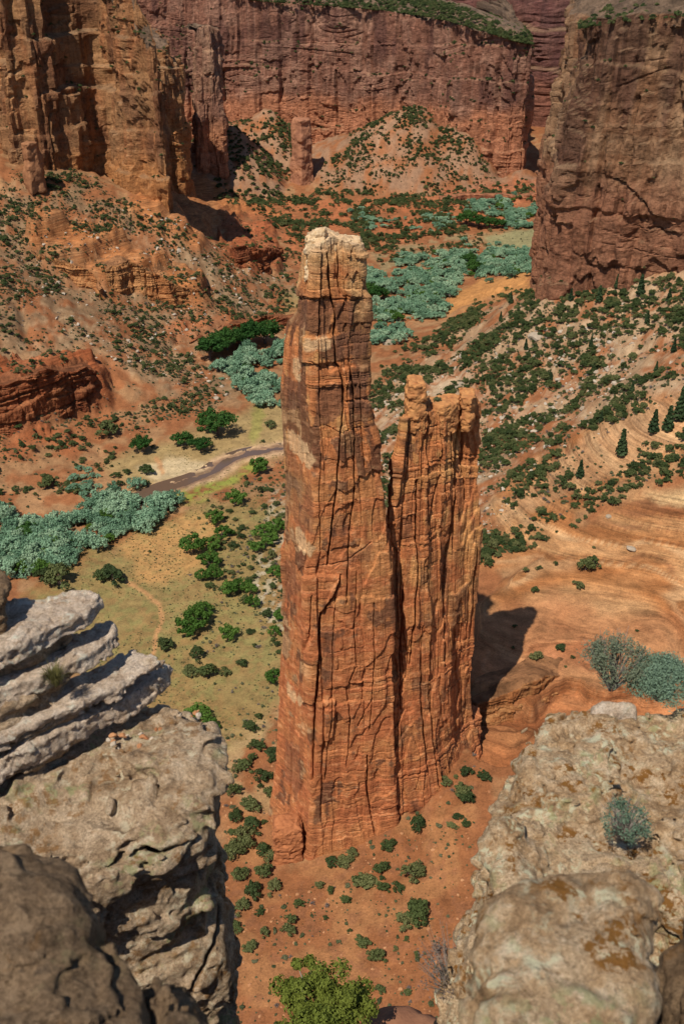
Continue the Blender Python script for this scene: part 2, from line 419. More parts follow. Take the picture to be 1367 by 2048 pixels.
C = mixc(C, (0.20, 0.115, 0.07), sstep(7.5, 5.0, rd) * 0.8)
green = region([(320,992),(400,972),(470,945),(500,925),(520,935),(470,965),(380,1002)], 8, 10, 67)
C = mixc(C, (0.23, 0.25, 0.045), green * sstep(-0.5, 0.2, nC + 0.3) * 0.9)
C = mixc(C, (0.24, 0.24, 0.055), region([(488,880),(505,830),(520,800),(535,805),(525,850),(510,890)], 5, 7, 68) * 0.6)
C = mixc(C, (0.24, 0.21, 0.10), region([(960,470),(1070,455),(1070,500),(980,500)], 6, 5, 69))
C = mixc(C, (0.27, 0.21, 0.085), region([(560,590),(610,580),(610,640),(570,650)], 8, 8, 70) * 0.6)
C = mixc(C, (0.26, 0.20, 0.10), region([(735,490),(900,465),(960,480),(950,520),(760,540)], 8, 8, 71) * sstep(-0.2, 0.3, nB) * 0.75)
sandR = region([(890,600),(960,560),(1060,540),(1060,580),(970,600),(900,625)], 8, 8, 72)
C = mixc(C, (0.45, 0.21, 0.07), sandR)
midv = region([(430,400),(1070,395),(1070,440),(900,470),(740,500),(600,540),(560,470)], 10, 8, 73)
C = mixc(C, (0.40, 0.12, 0.045), midv * sstep(-0.3, 0.3, nB) * 0.8)
base = region([(440,1560),(560,1500),(560,1750),(700,1700),(880,1590),(960,1480),(960,1560),(900,2060),(440,2060)], 16, 18, 74)
C = mixc(C, (0.275, 0.108, 0.042), base * 0.9)
C = mixc(C, (0.34, 0.155, 0.062), base * sstep(0.0, 0.5, nB) * 0.8)
C = mixc(C, (0.20, 0.085, 0.042), base * sstep(0.1, 0.6, nC - 0.4 * nB) * 0.5)
C = mixc(C, (0.38, 0.25, 0.12), region([(440,1440),(560,1420),(555,1640),(450,1600)], 14, 14, 75) * sstep(-0.2, 0.4, nB) * 0.7)
C = mixc(C, (0.37, 0.3, 0.2), region([(500,1160),(570,940),(572,1260),(520,1260)], 12, 12, 76) * sstep(-0.1, 0.3, nC) * 0.8)
# slickrock and outcrops
bd = GZ * 0.16 + 0.75 * fbm(GX / 60, GY / 60, o=3, seed=80)
bands = 0.5 + 0.5 * vn(bd * 1.4, bd * 0 + 3.3, seed=81); b2 = 0.5 + 0.5 * vn(bd * 4.6, bd * 0 + 8.3, seed=82)
sl = mixc(np.ones_like(C) * np.array((0.325, 0.132, 0.045), np.float32), (0.46, 0.25, 0.11), sstep(0.35, 0.7, bands))
sl = mixc(sl, (0.20, 0.078, 0.034), sstep(0.62, 0.85, b2) * 0.75)
sl = mixc(sl, (0.55, 0.34, 0.17), sstep(0.32, 0.12, b2) * 0.6)
pale = region([(1010,1010),(1100,930),(1200,840),(1300,800),(1420,820),(1420,870),(1200,960),(1120,1000),(1000,1040)], 10, 10, 84)
sl = mixc(sl, (0.46, 0.275, 0.14), pale * 0.6)
sl = mixc(sl, (0.56, 0.38, 0.19), region([(1285,985),(1420,960),(1420,1015),(1320,1010)], 8, 6, 85))
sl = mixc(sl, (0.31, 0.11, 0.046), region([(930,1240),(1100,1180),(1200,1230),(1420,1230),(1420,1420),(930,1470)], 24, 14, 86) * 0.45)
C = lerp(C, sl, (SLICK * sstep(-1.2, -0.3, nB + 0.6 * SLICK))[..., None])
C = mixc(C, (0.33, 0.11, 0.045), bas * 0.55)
for (m, col, s2) in ((OUT1, (0.30, 0.085, 0.03), 0.9), (OUT2, (0.42, 0.165, 0.055), 0.8), (OUT3, (0.34, 0.10, 0.038), 0.85), (OUT4, (0.34, 0.11, 0.04), 0.7), (OUT5, (0.30, 0.09, 0.033), 0.7), (OUT6, (0.42, 0.17, 0.06), 0.85), (OUT7, (0.42, 0.15, 0.07), 0.8), (BENCH, (0.36, 0.135, 0.05), 0.8)):
    C = mixc(C, col, m * s2 * (0.6 + 0.4 * sstep(0.2, 0.8, bands)))
# footpath winding over the flat
tr = np.minimum(linedist(px, py, [(255,1165),(290,1185),(318,1210),(325,1240),(312,1270),(306,1320),(310,1345)]), linedist(px, py, [(325,945),(318,925),(312,918)]))
C = mixc(C, (0.47, 0.235, 0.10), sstep(7, 2.5, tr + 2 * nC) * 0.8)
C = np.clip(C * (1 + 0.12 * nA + 0.10 * nC)[..., None], 0.02, 0.8)
bare = np.clip(SLICK + OUT1 + OUT2 + OUT3 + OUT6 + OUT7 + BENCH, 0, 1).astype(np.float32)
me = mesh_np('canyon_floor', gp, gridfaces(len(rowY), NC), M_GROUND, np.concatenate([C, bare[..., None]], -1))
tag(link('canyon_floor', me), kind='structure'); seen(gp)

# river water
rv = np.array(RIV); rs = np.linspace(0, len(rv) - 1, 60)
rx = np.interp(rs, np.arange(len(rv)), rv[:, 0]); ry = np.interp(rs, np.arange(len(rv)), rv[:, 1])
tn = np.stack([np.gradient(rx), np.gradient(ry)], -1); tn /= np.linalg.norm(tn, axis=1, keepdims=True); nn = np.stack([-tn[:, 1], tn[:, 0]], -1)
offs = np.linspace(-11, 11, 5)
WV = np.stack([rx[:, None] + nn[:, :1] * offs, ry[:, None] + nn[:, 1:] * offs, np.full((60, 5), WATER_Z)], -1)
k = NT('shallow_water'); k.b.inputs['Base Color'].default_value = (0.12, 0.075, 0.05, 1); k.b.inputs['Roughness'].default_value = 0.1; k.b.inputs['Specular IOR Level'].default_value = 0.5
k.l(k.bump(k.noise(k.coord(), 0.8, 4, 0.6), 0.15, 0.25), k.b.inputs['Normal'])
tag(link('river', mesh_np('river', WV, gridfaces(60, 5), k.m)), kind='structure')

# ------------------------------------------------------------------ rock faces
def rockface(S, Z, P, seed, colw=5, cola=1.0, bh=9, ba=0.8, gr=1.8, gw=0.45, bed=5, beda=0.5, fb=0.8, fbs=6, wig=1.0, flk=0.8, vst=0.3, amp=None, bmz=None):
    """relief of a jointed sandstone face: columns, broken slabs, cracks, bedding; returns relief and a block id value"""
    r = np.random.default_rng(seed)
    s0, s1 = S.min() - 3 * colw, S.max() + 3 * colw
    w = colw * r.uniform(0.3, 2.0, int((s1 - s0) / colw * 2) + 8); b = s0 + np.cumsum(w)
    Sw = S + wig * colw * (0.45 * fbm(S / (colw * 8), Z / (colw * 6), o=3, seed=seed) + 0.12 * fbm(S / colw, Z / colw, o=3, seed=seed + 31))
    ci = np.clip(np.searchsorted(b, Sw), 1, len(b) - 1)
    d0 = Sw - b[ci - 1]; d1 = b[ci] - Sw
    dm = np.minimum(d0, d1); near = np.where(d0 < d1, ci - 1, ci)
    pres = sstep(-0.1, 0.4, vn(near * 3.7, Z / (bh * 2.6), seed=seed + 1)) * (0.25 + 1.1 * h3(near, near * 0, near * 0, seed) ** 1.5)
    ph = r.uniform(0, 50, len(b)); hh = bh * r.uniform(0.6, 2.2, len(b))
    q = (Z + ph[ci] + 0.16 * bh * fbm(S / (colw * 0.8), Z / (bh * 1.1), o=4, seed=seed + 2)) / hh[ci]; zb = np.floor(q); fz = q - zb
    bv = h3(ci, zb, zb * 0, seed + 3)
    dz = np.minimum(fz, 1 - fz) * hh[ci]
    D = cola * (h3(ci, ci * 0, ci * 0, seed + 4) - 0.5) * 2 + ba * (bv - 0.5) * 2
    D = D * sstep(0, 0.5 * gw + 0.12, dm)
    D = D - gr * pres * np.exp(-(dm / gw) ** 2)
    D = D - 0.3 * gr * (bv > 0.7) * sstep(-0.2, 0.3, vn(S / colw * 2, Z / bh, seed=seed + 33)) * np.exp(-(dz / (gw * 0.6)) ** 2)
    # slabs that have spalled off the face leave curved broken edges
    for i, (kx, kz, am) in enumerate(((1.5, 2.8, 1.0), (0.6, 2.6, 0.28))):
        f = fbm(S / (colw * kx) + i * 9, Z / (bh * kz), o=3 - i, seed=seed + 20 + i, g=0.36) * 2.2
        if i: am = am * (0.5 + 0.5 * (np.abs(S - S.mean()) >= 0))
        D = D + flk * am * (np.floor(f) + sstep(0.0, 0.09, f - np.floor(f))) * 0.7
    # vertical fluting
    D = D + vst * fbm(S / (colw * 0.35), Z / (bh * 3.0), o=4, seed=seed + 26)
    zl = Z + 0.35 * bed * fbm(S / (colw * 4), Z / (bed * 8), o=3, seed=seed + 6) + 0.12 * S * vn(S / (colw * 9), Z / (bed * 3.0), seed=seed + 27)
    zz = np.cumsum(bed * r.uniform(0.12, 2.0, 700)) + Z.min() - 90
    bi = np.clip(np.searchsorted(zz, zl), 1, 699); bdz = np.minimum(zl - zz[bi - 1], zz[bi] - zl)
    bm = sstep(-0.05, 0.55, fbm(S / (colw * 3), Z / (bh * 1.6), o=3, seed=seed + 8))
    if bmz is not None: bm = np.maximum(bm, bmz(Z))
    D = D + beda * ((h3(bi, bi * 0, bi * 0, seed + 7) - 0.5) * 2 - 0.9 * np.exp(-(bdz / (gw * 0.5)) ** 2)) * (0.12 + 0.9 * bm)
    x, y, z = P[..., 0], P[..., 1], P[..., 2]
    D = D + fb * fbm(x / fbs, y / fbs, z / fbs, o=5, seed=seed + 9, g=0.55)
    rg = 1 - np.abs(fbm(x / (fbs * 0.5), y / (fbs * 0.5), z / (fbs * 1.4), o=3, seed=seed + 12))
    D = D + fb * 0.45 * (rg - 0.7)
    if amp is not None: D = D * amp(S, Z)
    return D, bv, bi, ci, dm, pres

def tower(levels, backs, nseg, rows, seed, Lnom, ycorner, rf):
    """levels: photo y + x of each front corner; ycorner: (Y at base, Y at top) of each corner; builds rings bottom to top"""
    ys = np.array([l[0] for l in levels], float)[::-1]
    nfront = len(levels[0]) - 1
    lev = []
    ref = 1
    for l in levels[::-1]:
        t = (levels[-1][0] - l[0]) / (levels[-1][0] - levels[0][0])
        Yc = [lerp(a, b, t) for a, b in ycorner]
        z = unpY(l[1 + ref], l[0], Yc[ref])[2]
        pts = []
        for i in range(nfront):
            dep = Yc[i] * ct - z * st
            pts.append(((l[1 + i] - CX) / FPX * dep, Yc[i]))
        bx = backs(t, pts)
        lev.append((z, pts + bx))
    return lev

def ringgrid(lev, nseg, rows, zb, zt):
    zs = np.array([l[0] for l in lev]); PL = np.array([l[1] for l in lev])      # levels x corners x 2
    z = np.linspace(zb, zt, rows)
    nC = PL.shape[1]
    cor = np.stack([np.stack([np.interp(z, zs, PL[:, i, k]) for k in (0, 1)], -1) for i in range(nC)], 1)  # rows x corners x 2
    segs = []; sl = []; acc = 0.0
    mid = PL[len(PL) // 2]
    for i in range(nC):
        a = cor[:, i]; b = cor[:, (i + 1) % nC]; t = (np.arange(nseg[i]) / nseg[i])[None, :, None]
        segs.append(a[:, None] + (b - a)[:, None] * t)
        L = np.linalg.norm(mid[(i + 1) % nC] - mid[i]); sl.append(acc + L * np.arange(nseg[i]) / nseg[i]); acc += L
    XY = np.concatenate(segs, 1); s = np.concatenate(sl)
    return XY, s, z, acc

def smooth_ring(XY, n):
    for _ in range(n):
        XY = 0.5 * XY + 0.25 * (np.roll(XY, 1, 1) + np.roll(XY, -1, 1))
    return XY

def ring_normals(XY):
    d = np.roll(XY, -1, 1) - np.roll(XY, 1, 1)
    n = np.stack([d[..., 1], -d[..., 0]], -1)
    return n / (np.linalg.norm(n, axis=-1, keepdims=True) + 1e-9)

SPIRE = tag(empty('rock_spire', (10, 285, -282)), 'twin-towered red sandstone spire rising from the canyon floor', 'rock spire')

def build_tower(name, lev, nseg, rows, zb, ztop, seed, rf, topfun, colorfun, smoothn=2, caprings=14, carve=None):
    XY, s, z, per = ringgrid(lev, nseg, rows, zb, lev[-1][0])
    XY = smooth_ring(XY, smoothn); N = ring_normals(XY)
    S = np.repeat(s[None], rows, 0)
    tz = topfun(s, XY[-1])                                        # top elevation around the ring
    w = sstep(0.80, 1.0, np.linspace(0, 1, rows))[:, None]
    Z = z[:, None] + (tz - lev[-1][0])[None] * w
    P = np.concatenate([XY, Z[..., None]], -1)
    D, bv, bi, ci, dm, pres = rockface(S, Z, P, seed, **rf)
    fl = sstep(zb + 34, zb + 4, Z)
    if carve is not None: D = D + carve(P, N)
    P[..., :2] += N * (D + 2.2 * fl ** 2)[..., None]
    Cc = colorfun(S, Z, P, N, bv, bi, D, dm)
    # closing rings over the top
    cen = P[-1].mean(0); caps = []; cc = []
    for i in range(1, caprings + 1):
        f = 1 - (i / caprings) ** 1.3
        if i == 1: RS = smooth_ring(P[-1][None], 60)[0]
        q = cen + (lerp(RS, P[-1], max(0, 0.6 - i / 2.0)) - cen) * f
        q[:, 2] = lerp(cen[2], q[:, 2], min(1, f * 1.2)) + 1.1 * fbm(q[:, 0] / 4, q[:, 1] / 4, o=3, seed=seed + 77) * (1 - f * 0.4) + 0.5 * sin(min(1, i / 3) * 1.57)
        caps.append(q); cc.append(np.clip(Cc[-1].mean(0)[None] * (1.12 + 0.35 * fbm(q[:, 0] / 2.5, q[:, 1] / 2.5, o=3, seed=5))[:, None], 0, 0.75))
    V = np.concatenate([P, np.array(caps)], 0); CC = np.concatenate([Cc, np.array(cc)], 0)
    CC = np.clip(CC, 0.015, 0.75)
    V = V - np.array(SPIRE.location)
    o = link(name, mesh_np(name, V, gridfaces(V.shape[0], V.shape[1], True), M_SPIRE, CC, smooth=False), SPIRE)
    seen(P)
    return o, P


CRK = [([(654,507),(656,555),(661,595),(668,618),(670,645),(667,682),(668,723),(676,732),(684,760),(686,790),(684,820),(678,854),(676,894),(673,961),(665,1035),(655,1130)], 2.6, 2.3),
       ([(699,735),(706,780),(707,840),(708,935),(707,1002),(698,1069),(695,1136),(690,1200)], 2.0, 2.0), ([(675,490),(678,565),(681,588)], 1.8, 2.0), ([(718,745),(722,840),(728,930)], 1.3, 1.8),
       ([(680,1150),(665,1184),(641,1224),(636,1262),(636,1310),(633,1358),(629,1401),(628,1479),(626,1560)], 2.6, 2.8), ([(612,1136),(655,1131),(695,1120),(742,1086)], 1.2, 1.5), ([(622,1187),(619,1250),(615,1330)], 1.6, 1.8),
       ([(708,1331),(692,1371),(700,1440),(697,1500)], 1.5, 1.8), ([(742,1395),(725,1425),(715,1450)], 1.3, 1.8), ([(734,1512),(734,1586),(749,1672)], 2.2, 2.2), ([(712,1140),(706,1250),(712,1330)], 1.1, 1.6), ([(668,1190),(664,1300),(662,1420),(650,1560)], 1.2, 1.6),
       ([(745,1200),(746,1330),(738,1460)], 1.3, 1.6), ([(622,720),(640,735),(668,728)], 0.9, 1.6), ([(625,855),(650,850),(680,862),(735,850)], 0.9, 1.5), ([(640,905),(637,1000),(640,1100)], 1.0, 1.5), ([(604,598),(640,596),(664,600),(722,598)], 1.0, 1.8)]
CRK2 = [([(877,800),(880,884),(882,948),(868,1002),(858,1080),(856,1160)], 2.2, 2.2), ([(856,790),(858,850),(850,880)], 2.4, 2.6), ([(833,961),(831,1035),(835,1103),(833,1170),(826,1250),(820,1330)], 2.6, 2.6), ([(910,1002),(897,1136),(890,1250),(886,1330)], 2.4, 2.6),
        ([(920,867),(912,1000),(908,1100)], 2.2, 2.4), ([(866,1283),(860,1401),(873,1519),(877,1573)], 2.4, 2.4), ([(819,1283),(813,1351),(799,1388)], 1.4, 1.8), ([(845,1250),(842,1400),(850,1500)], 1.3, 1.7), ([(812,850),(840,862),(880,850)], 0.9, 1.6), ([(930,800),(932,900),(934,1000)], 1.6, 2.0), ([(805,1180),(803,1300),(800,1420)], 1.2, 1.7)]
PADS = [([(608,1150),(678,1148),(664,1184),(640,1224),(635,1310),(628,1401),(608,1401)], 1.5), ([(634,1402),(668,1396),(665,1470),(634,1482)], 1.3), ([(603,672),(666,672),(666,722),(605,724)], 1.0), ([(684,735),(735,730),(735,790),(690,800)], 0.8), ([(600,500),(652,500),(660,592),(600,592)], 0.8), ([(682,500),(722,505),(722,590),(684,590)], 0.7)]
def carve_px(lines, pads):
    def f(P, N):
        x, y, d = proj(P); x = x + 1.1 * fbm(P[..., 0] / 3, P[..., 2] / 7, o=2, seed=91) + 0.5 * fbm(P[..., 0], P[..., 2] / 1.5, o=2, seed=97); y = y + 1.2 * fbm(P[..., 0] / 3, P[..., 2] / 4, o=3, seed=92)
        front = N[..., 1] < 0.25
        r = np.zeros(x.shape)
        for pts, dep, w in lines: r -= 0.85 * dep * np.exp(-(linedist(x, y, pts) / (0.68 * w)) ** 2)
        for pg, am in pads: r += am * sstep(1.2, -1.2, polysdf(x, y, pg))
        return r * front
    return f
VARN = [[(600,599),(664,599),(664,650),(650,672),(622,668),(598,655)],[(668,602),(700,602),(705,640),(700,668),(672,668)],[(670,670),(737,655),(737,715),(672,718)],[(566,745),(600,765),(598,815),(564,820)],[(634,772),(683,767),(683,830),(650,850),(626,855)],
        [(566,860),(625,985),(625,1070),(600,1062),(566,1000)],[(690,742),(735,745),(735,820),(700,815)],[(664,1035),(700,1030),(698,1072),(662,1075)],[(572,1480),(600,1490),(605,1560),(590,1600),(570,1540)],[(645,1255),(668,1250),(665,1350),(640,1395)],[(566,1120),(590,1120),(600,1180),(568,1200)],[(697,1100),(742,1090),(740,1120),(700,1125)],
        [(812,815),(832,822),(826,846),(810,842)],[(803,1030),(820,1040),(815,1080),(802,1078)],[(806,880),(828,890),(822,915),(806,905)],[(782,1150),(797,1150),(795,1260),(783,1260)],[(880,1090),(900,1090),(895,1200),(880,1180)]]
PALE = [[(585,1055),(600,1058),(628,1095),(622,1112),(600,1102)],[(572,858),(600,868),(628,920),(620,935),(580,900)],[(586,720),(600,715),(602,760),(590,762)],[(606,675),(665,675),(664,700),(610,705)],[(570,1350),(590,1385),(608,1400),(600,1412),(575,1390)]]
def paint_px(C, P, D):
    x, y, d = proj(P); wob = 5.0 * fbm(P[..., 0] / 2.5, P[..., 1] / 2.5, P[..., 2] / 2.5, o=4, seed=95) + 5 * fbm(P[..., 0] / 1.2, P[..., 1] / 1.2, P[..., 2] / 7, o=3, seed=96)
    for pg in VARN: C = mixc(C, (0.17, 0.075, 0.042), sstep(1.5, -1.5, polysdf(x, y, pg) + wob) * np.where(np.mean([q[1] for q in pg]) < 900, 0.75, 0.5))
    for pg in PALE: C = mixc(C, (0.66, 0.42, 0.22), sstep(2, -2, polysdf(x, y, pg) + wob) * 0.8)
    return C

# tall tower: photo y, left edge, sharp corner, right edge
TL = [(497,614,632,714),(590,608,626,722),(605,604,622,736),(655,601,620,738),(672,584,618,738),(720,573,620,737),(800,568,624,734),(850,568,628,735),(880,568,630,748),(960,569,632,764),(1010,570,632,769),
      (1100,570,622,774),(1140,571,612,778),(1250,569,614,782),(1330,567,622,784),(1440,561,624,786),(1560,555,624,788),(1640,550,622,790),(1712,547,622,792)]
lev = tower(TL, lambda t, p: [(p[2][0] - 2, p[2][1] + lerp(26, 9, t)), (p[0][0] + 4, p[0][1] + lerp(22, 7, t))], None, None, 1, None, [(279, 281), (260, 270), (266, 274)], None)
zcap = unpY(626, 588, 270)[2]; zv0 = unpY(626, 860, 268)[2]; zv1 = unpY(626, 1110, 266)[2]
def col_spire(seed, cap, zA, zB, dark=1.0):
    def f(S, Z, P, N, bv, bi, D, dm):
        n1 = fbm(S / 7, Z / 9, o=4, seed=seed); n2 = fbm(S / 2.0, Z / 26, o=4, seed=seed + 1); n3 = fbm(S / 1.6, Z / 1.2, o=3, seed=seed + 2)
        ly = h3(bi, bi * 0, bi * 0, seed + 3)
        Cc = np.ones(S.shape + (3,), np.float32) * np.array((0.525, 0.192, 0.070), np.float32)
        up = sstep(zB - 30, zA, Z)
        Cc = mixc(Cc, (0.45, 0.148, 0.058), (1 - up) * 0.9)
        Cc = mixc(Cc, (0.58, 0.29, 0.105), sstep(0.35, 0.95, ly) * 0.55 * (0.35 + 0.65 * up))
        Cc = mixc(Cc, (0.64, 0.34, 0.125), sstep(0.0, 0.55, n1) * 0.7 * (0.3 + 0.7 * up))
        Cc = mixc(Cc, (0.33, 0.11, 0.045), sstep(0.1, 0.6, n2) * 0.55)
        # desert varnish: brown patches that end at joints and beds
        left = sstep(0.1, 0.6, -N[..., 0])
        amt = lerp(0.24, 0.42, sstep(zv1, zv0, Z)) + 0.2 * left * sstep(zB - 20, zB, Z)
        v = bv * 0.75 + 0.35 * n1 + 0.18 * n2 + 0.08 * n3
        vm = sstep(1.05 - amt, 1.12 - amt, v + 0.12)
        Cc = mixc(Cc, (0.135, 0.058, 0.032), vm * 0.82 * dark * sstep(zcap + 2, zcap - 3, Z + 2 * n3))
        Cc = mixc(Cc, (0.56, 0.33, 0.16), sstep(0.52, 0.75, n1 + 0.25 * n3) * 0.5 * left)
        if cap is not None:
            cm = sstep(cap - 6, cap + 9, Z + 9 * n1 + 3 * n3)
            Cc = mixc(Cc, (0.58, 0.34, 0.15), cm * 0.7)
            Cc = mixc(Cc, (0.66, 0.52, 0.34), sstep(cap + 9, cap + 17, Z + 2.5 * n1) * 0.85)
        Cc = mixc(Cc, (0.66, 0.40, 0.2), sstep(0.3, 0.75, n3) * 0.18)
        Cc = paint_px(Cc, P, D)
        return Cc * (1 + 0.14 * n3)[..., None]
    return f
RF = dict(colw=5.6, cola=0.75, bh=11, ba=0.55, gr=1.5, gw=0.30, bed=2.4, beda=0.40, fb=0.24, fbs=4, flk=1.0, vst=0.15, wig=0.2, bmz=lambda Z: sstep(-236, -256, Z), amp=lambda S, Z: 0.45 + 0.55 * sstep(17, 27, S))
zb = -296.0
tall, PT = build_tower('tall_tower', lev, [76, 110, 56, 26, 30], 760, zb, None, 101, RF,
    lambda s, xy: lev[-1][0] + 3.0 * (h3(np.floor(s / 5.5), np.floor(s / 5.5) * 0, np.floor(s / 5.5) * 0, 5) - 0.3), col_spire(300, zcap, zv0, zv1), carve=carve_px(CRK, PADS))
# short tower
SL_ = [(832,809,850,946),(850,808,852,949),(900,800,850,951),(960,791,852,952),(1040,781,852,951),(1130,779,854,947),(1250,779,858,941),(1400,778,862,934),(1440,778,864,934),(1500,777,868,936),(1575,776,876,944)]
lev2 = tower(SL_, lambda t, p: [(p[2][0] - 4, p[2][1] + lerp(26, 5, t)), (p[0][0] + lerp(7, 4, t), p[0][1] + lerp(50, 14, t))], None, None, 1, None, [(270, 283), (277, 285), (302, 298)], None)
zc2 = lev2[-1][0]
def top2(s, xy):
    x = xy[:, 0]; h = np.full(x.shape, zc2)
    return h + 1.8 * (h3(np.floor(s / 6), np.floor(s / 6) * 0, np.floor(s / 6) * 0, 15) - 0.5)
RF2 = dict(colw=5.0, cola=1.1, bh=13, ba=0.55, gr=1.9, gw=0.33, bed=2.6, beda=0.38, fb=0.26, fbs=4, flk=1.0, vst=0.2, wig=0.2, bmz=lambda Z: sstep(-242, -262, Z))
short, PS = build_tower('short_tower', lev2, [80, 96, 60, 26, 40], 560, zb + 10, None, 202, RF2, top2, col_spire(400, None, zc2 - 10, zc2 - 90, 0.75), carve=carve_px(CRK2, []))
tall['label'] = 'taller tower with pale caprock'; short['label'] = 'shorter tower with blocky crest'

# ------------------------------------------------------------------ solid rocks from distance fields (surface nets)
def surface_nets(F, org, h):
    nx, ny, nz = F.shape
    s = F < 0
    cnt = np.zeros((nx - 1, ny - 1, nz - 1), np.float32); acc = np.zeros(cnt.shape + (3,), np.float32)
    sl = lambda d: slice(d, None if d else -1)
    base = [np.array(o) for o in [(0,0,0),(0,1,0),(0,0,1),(0,1,1)]]
    for ax in range(3):
        for a in (0, 1):
            for b in (0, 1):
                o0 = [0, 0, 0]; oth = [i for i in range(3) if i != ax]; o0[oth[0]] = a; o0[oth[1]] = b
                o1 = list(o0); o1[ax] = 1
                g = lambda o: tuple(slice(v, (n - 1 + v)) for v, n in zip(o, (nx, ny, nz)))
                f0 = F[g(o0)]; f1 = F[g(o1)]
                m = (f0 < 0) != (f1 < 0)
                t = np.where(m, f0 / np.where(m, f0 - f1, 1), 0)
                cnt += m
                for i in range(3):
                    acc[..., i] += m * (o0[i] + (t if i == ax else 0))
    act = cnt > 0
    idx = np.full(cnt.shape, -1, np.int64); idx[act] = np.arange(act.sum())
    ii = np.argwhere(act)
    V = (ii + acc[act] / cnt[act][:, None]) * h + org
    Q = []
    for ax in range(3):
        o1 = [i for i in range(3) if i != ax]
        g0 = [slice(1, -1)] * 3; g0[ax] = slice(0, -1); g1 = list(g0); g1[ax] = slice(1, None)
        a = s[tuple(g0)]; b = s[tuple(g1)]
        for flip in (False, True):
            m = (a & ~b) if not flip else (~a & b)
            c = np.argwhere(m)
            c[:, o1[0]] += 1; c[:, o1[1]] += 1
            def at(du, dv):
                e = c.copy(); e[:, o1[0]] += du; e[:, o1[1]] += dv
                return idx[e[:, 0], e[:, 1], e[:, 2]]
            q = np.stack([at(-1, -1), at(0, -1), at(0, 0), at(-1, 0)], -1)
            if flip != (ax == 1): q = q[:, ::-1]
            Q.append(q)
    Q = np.concatenate(Q); Q = Q[(Q >= 0).all(1)]
    return V, Q

def prism_rock(name, outline, Ztop, thick, mat, res=0.05, rnd=0.12, noise=0.08, nsc=0.5, tilt=(0, 0), strata=0.05, strh=0.12, taper=0.0, seed=0, cuts=(), pits=0.02, topn=1.0, parent=None, facet=0.85):
    """outline: plan polygon (x, y); top plane at Ztop + tilt.(x-x0, y-y0); vertical sides going down by thick"""
    P = np.array(outline, float); cx, cy = P.mean(0)
    lo = P.min(0) - 0.3 - noise * 2 - max(0, taper) * thick; hi = P.max(0) + 0.3 + noise * 2 + max(0, taper) * thick
    tz = [tilt[0] * (x - cx) + tilt[1] * (y - cy) for x in (lo[0], hi[0]) for y in (lo[1], hi[1])]
    z0 = Ztop + min(tz) - thick - 0.3; z1 = Ztop + max(tz) + 0.3 + noise * 2
    nx, ny, nz = [int(v / res) + 2 for v in (hi[0] - lo[0], hi[1] - lo[1], z1 - z0)]
    x = lo[0] + np.arange(nx) * res; y = lo[1] + np.arange(ny) * res; z = z0 + np.arange(nz) * res
    d2 = polysdf(*np.meshgrid(x, y, indexing='ij'), P)
    top = Ztop + tilt[0] * (x[:, None] - cx) + tilt[1] * (y[None] - cy)
    w = z[None, None, :] - top[:, :, None]                       # height over the top plane
    F = np.broadcast_to(d2[:, :, None], w.shape) + w * 0 + taper * w
    wz = np.maximum(w * topn, -w - thick)
    ax = F + rnd; az = wz + rnd
    G = np.hypot(np.maximum(ax, 0), np.maximum(az, 0)) + np.minimum(np.maximum(ax, az), 0) - rnd
    G = G.astype(np.float32)
    band = np.abs(G) < (noise * 2.6 + strata * 1.6 + res * 2)
    I = np.nonzero(band)
    bx = x[I[0]]; by = y[I[1]]; bz = z[I[2]]; bw = w[I]
    s = fbm(bx / nsc, by / nsc, bz / nsc, o=5, seed=seed, g=0.52)
    lay = vn(bw / strh + 0.5 * s, bw * 0 + seed * 1.7, seed=seed + 1); lay = np.sign(lay) * np.abs(lay) ** 0.6
    rdg = np.abs(fbm(bx / (nsc * 0.7), by / (nsc * 0.7), bz / (nsc * 0.7), o=3, seed=seed + 4))
    dd = noise * 0.6 * s + strata * lay * sstep(-0.4, 0.4, w[I] * 0 + 0.3 + vn(bx / 0.6, by / 0.6, bz / 0.6, seed=seed + 2)) + noise * 0.8 * sstep(0.16, 0.0, rdg)
    fc = fbm(bx / (nsc * 0.8), by / (nsc * 0.8), bz / (nsc * 0.45), o=3, seed=seed + 6, g=0.4) * 2.4
    dd += noise * facet * (np.floor(fc) + sstep(0.0, 0.14, fc - np.floor(fc)) + 0.5)
    ps = max(res * 2.6, 0.03); dd += pits * fbm(bx / ps, by / ps, bz / ps, o=2, seed=seed + 3)
    G[I] = G[I] + dd
    if len(cuts):
        X3, Y3, Z3 = np.meshgrid(x, y, z, indexing='ij')
        for c in cuts: G = np.maximum(G, -c(X3, Y3, Z3).astype(np.float32))
    V, Q = surface_nets(G, np.array([lo[0], lo[1], z0]), res)
    org = np.array([cx, cy, Ztop - thick])
    if parent is not None: org = np.array(parent.location)
    o = link(name, mesh_np(name, V - org, Q, mat), parent)
    if parent is None: o.location = org
    seen(V)
    return o

def ell(c, r):
    return lambda X, Y, Z: (np.sqrt(((X - c[0]) / r[0]) ** 2 + ((Y - c[1]) / r[1]) ** 2 + ((Z - c[2]) / r[2]) ** 2) - 1) * min(r)

def plan(px_pts, Z): return [tuple(unp(x, y, Z)[:2]) for x, y in px_pts]

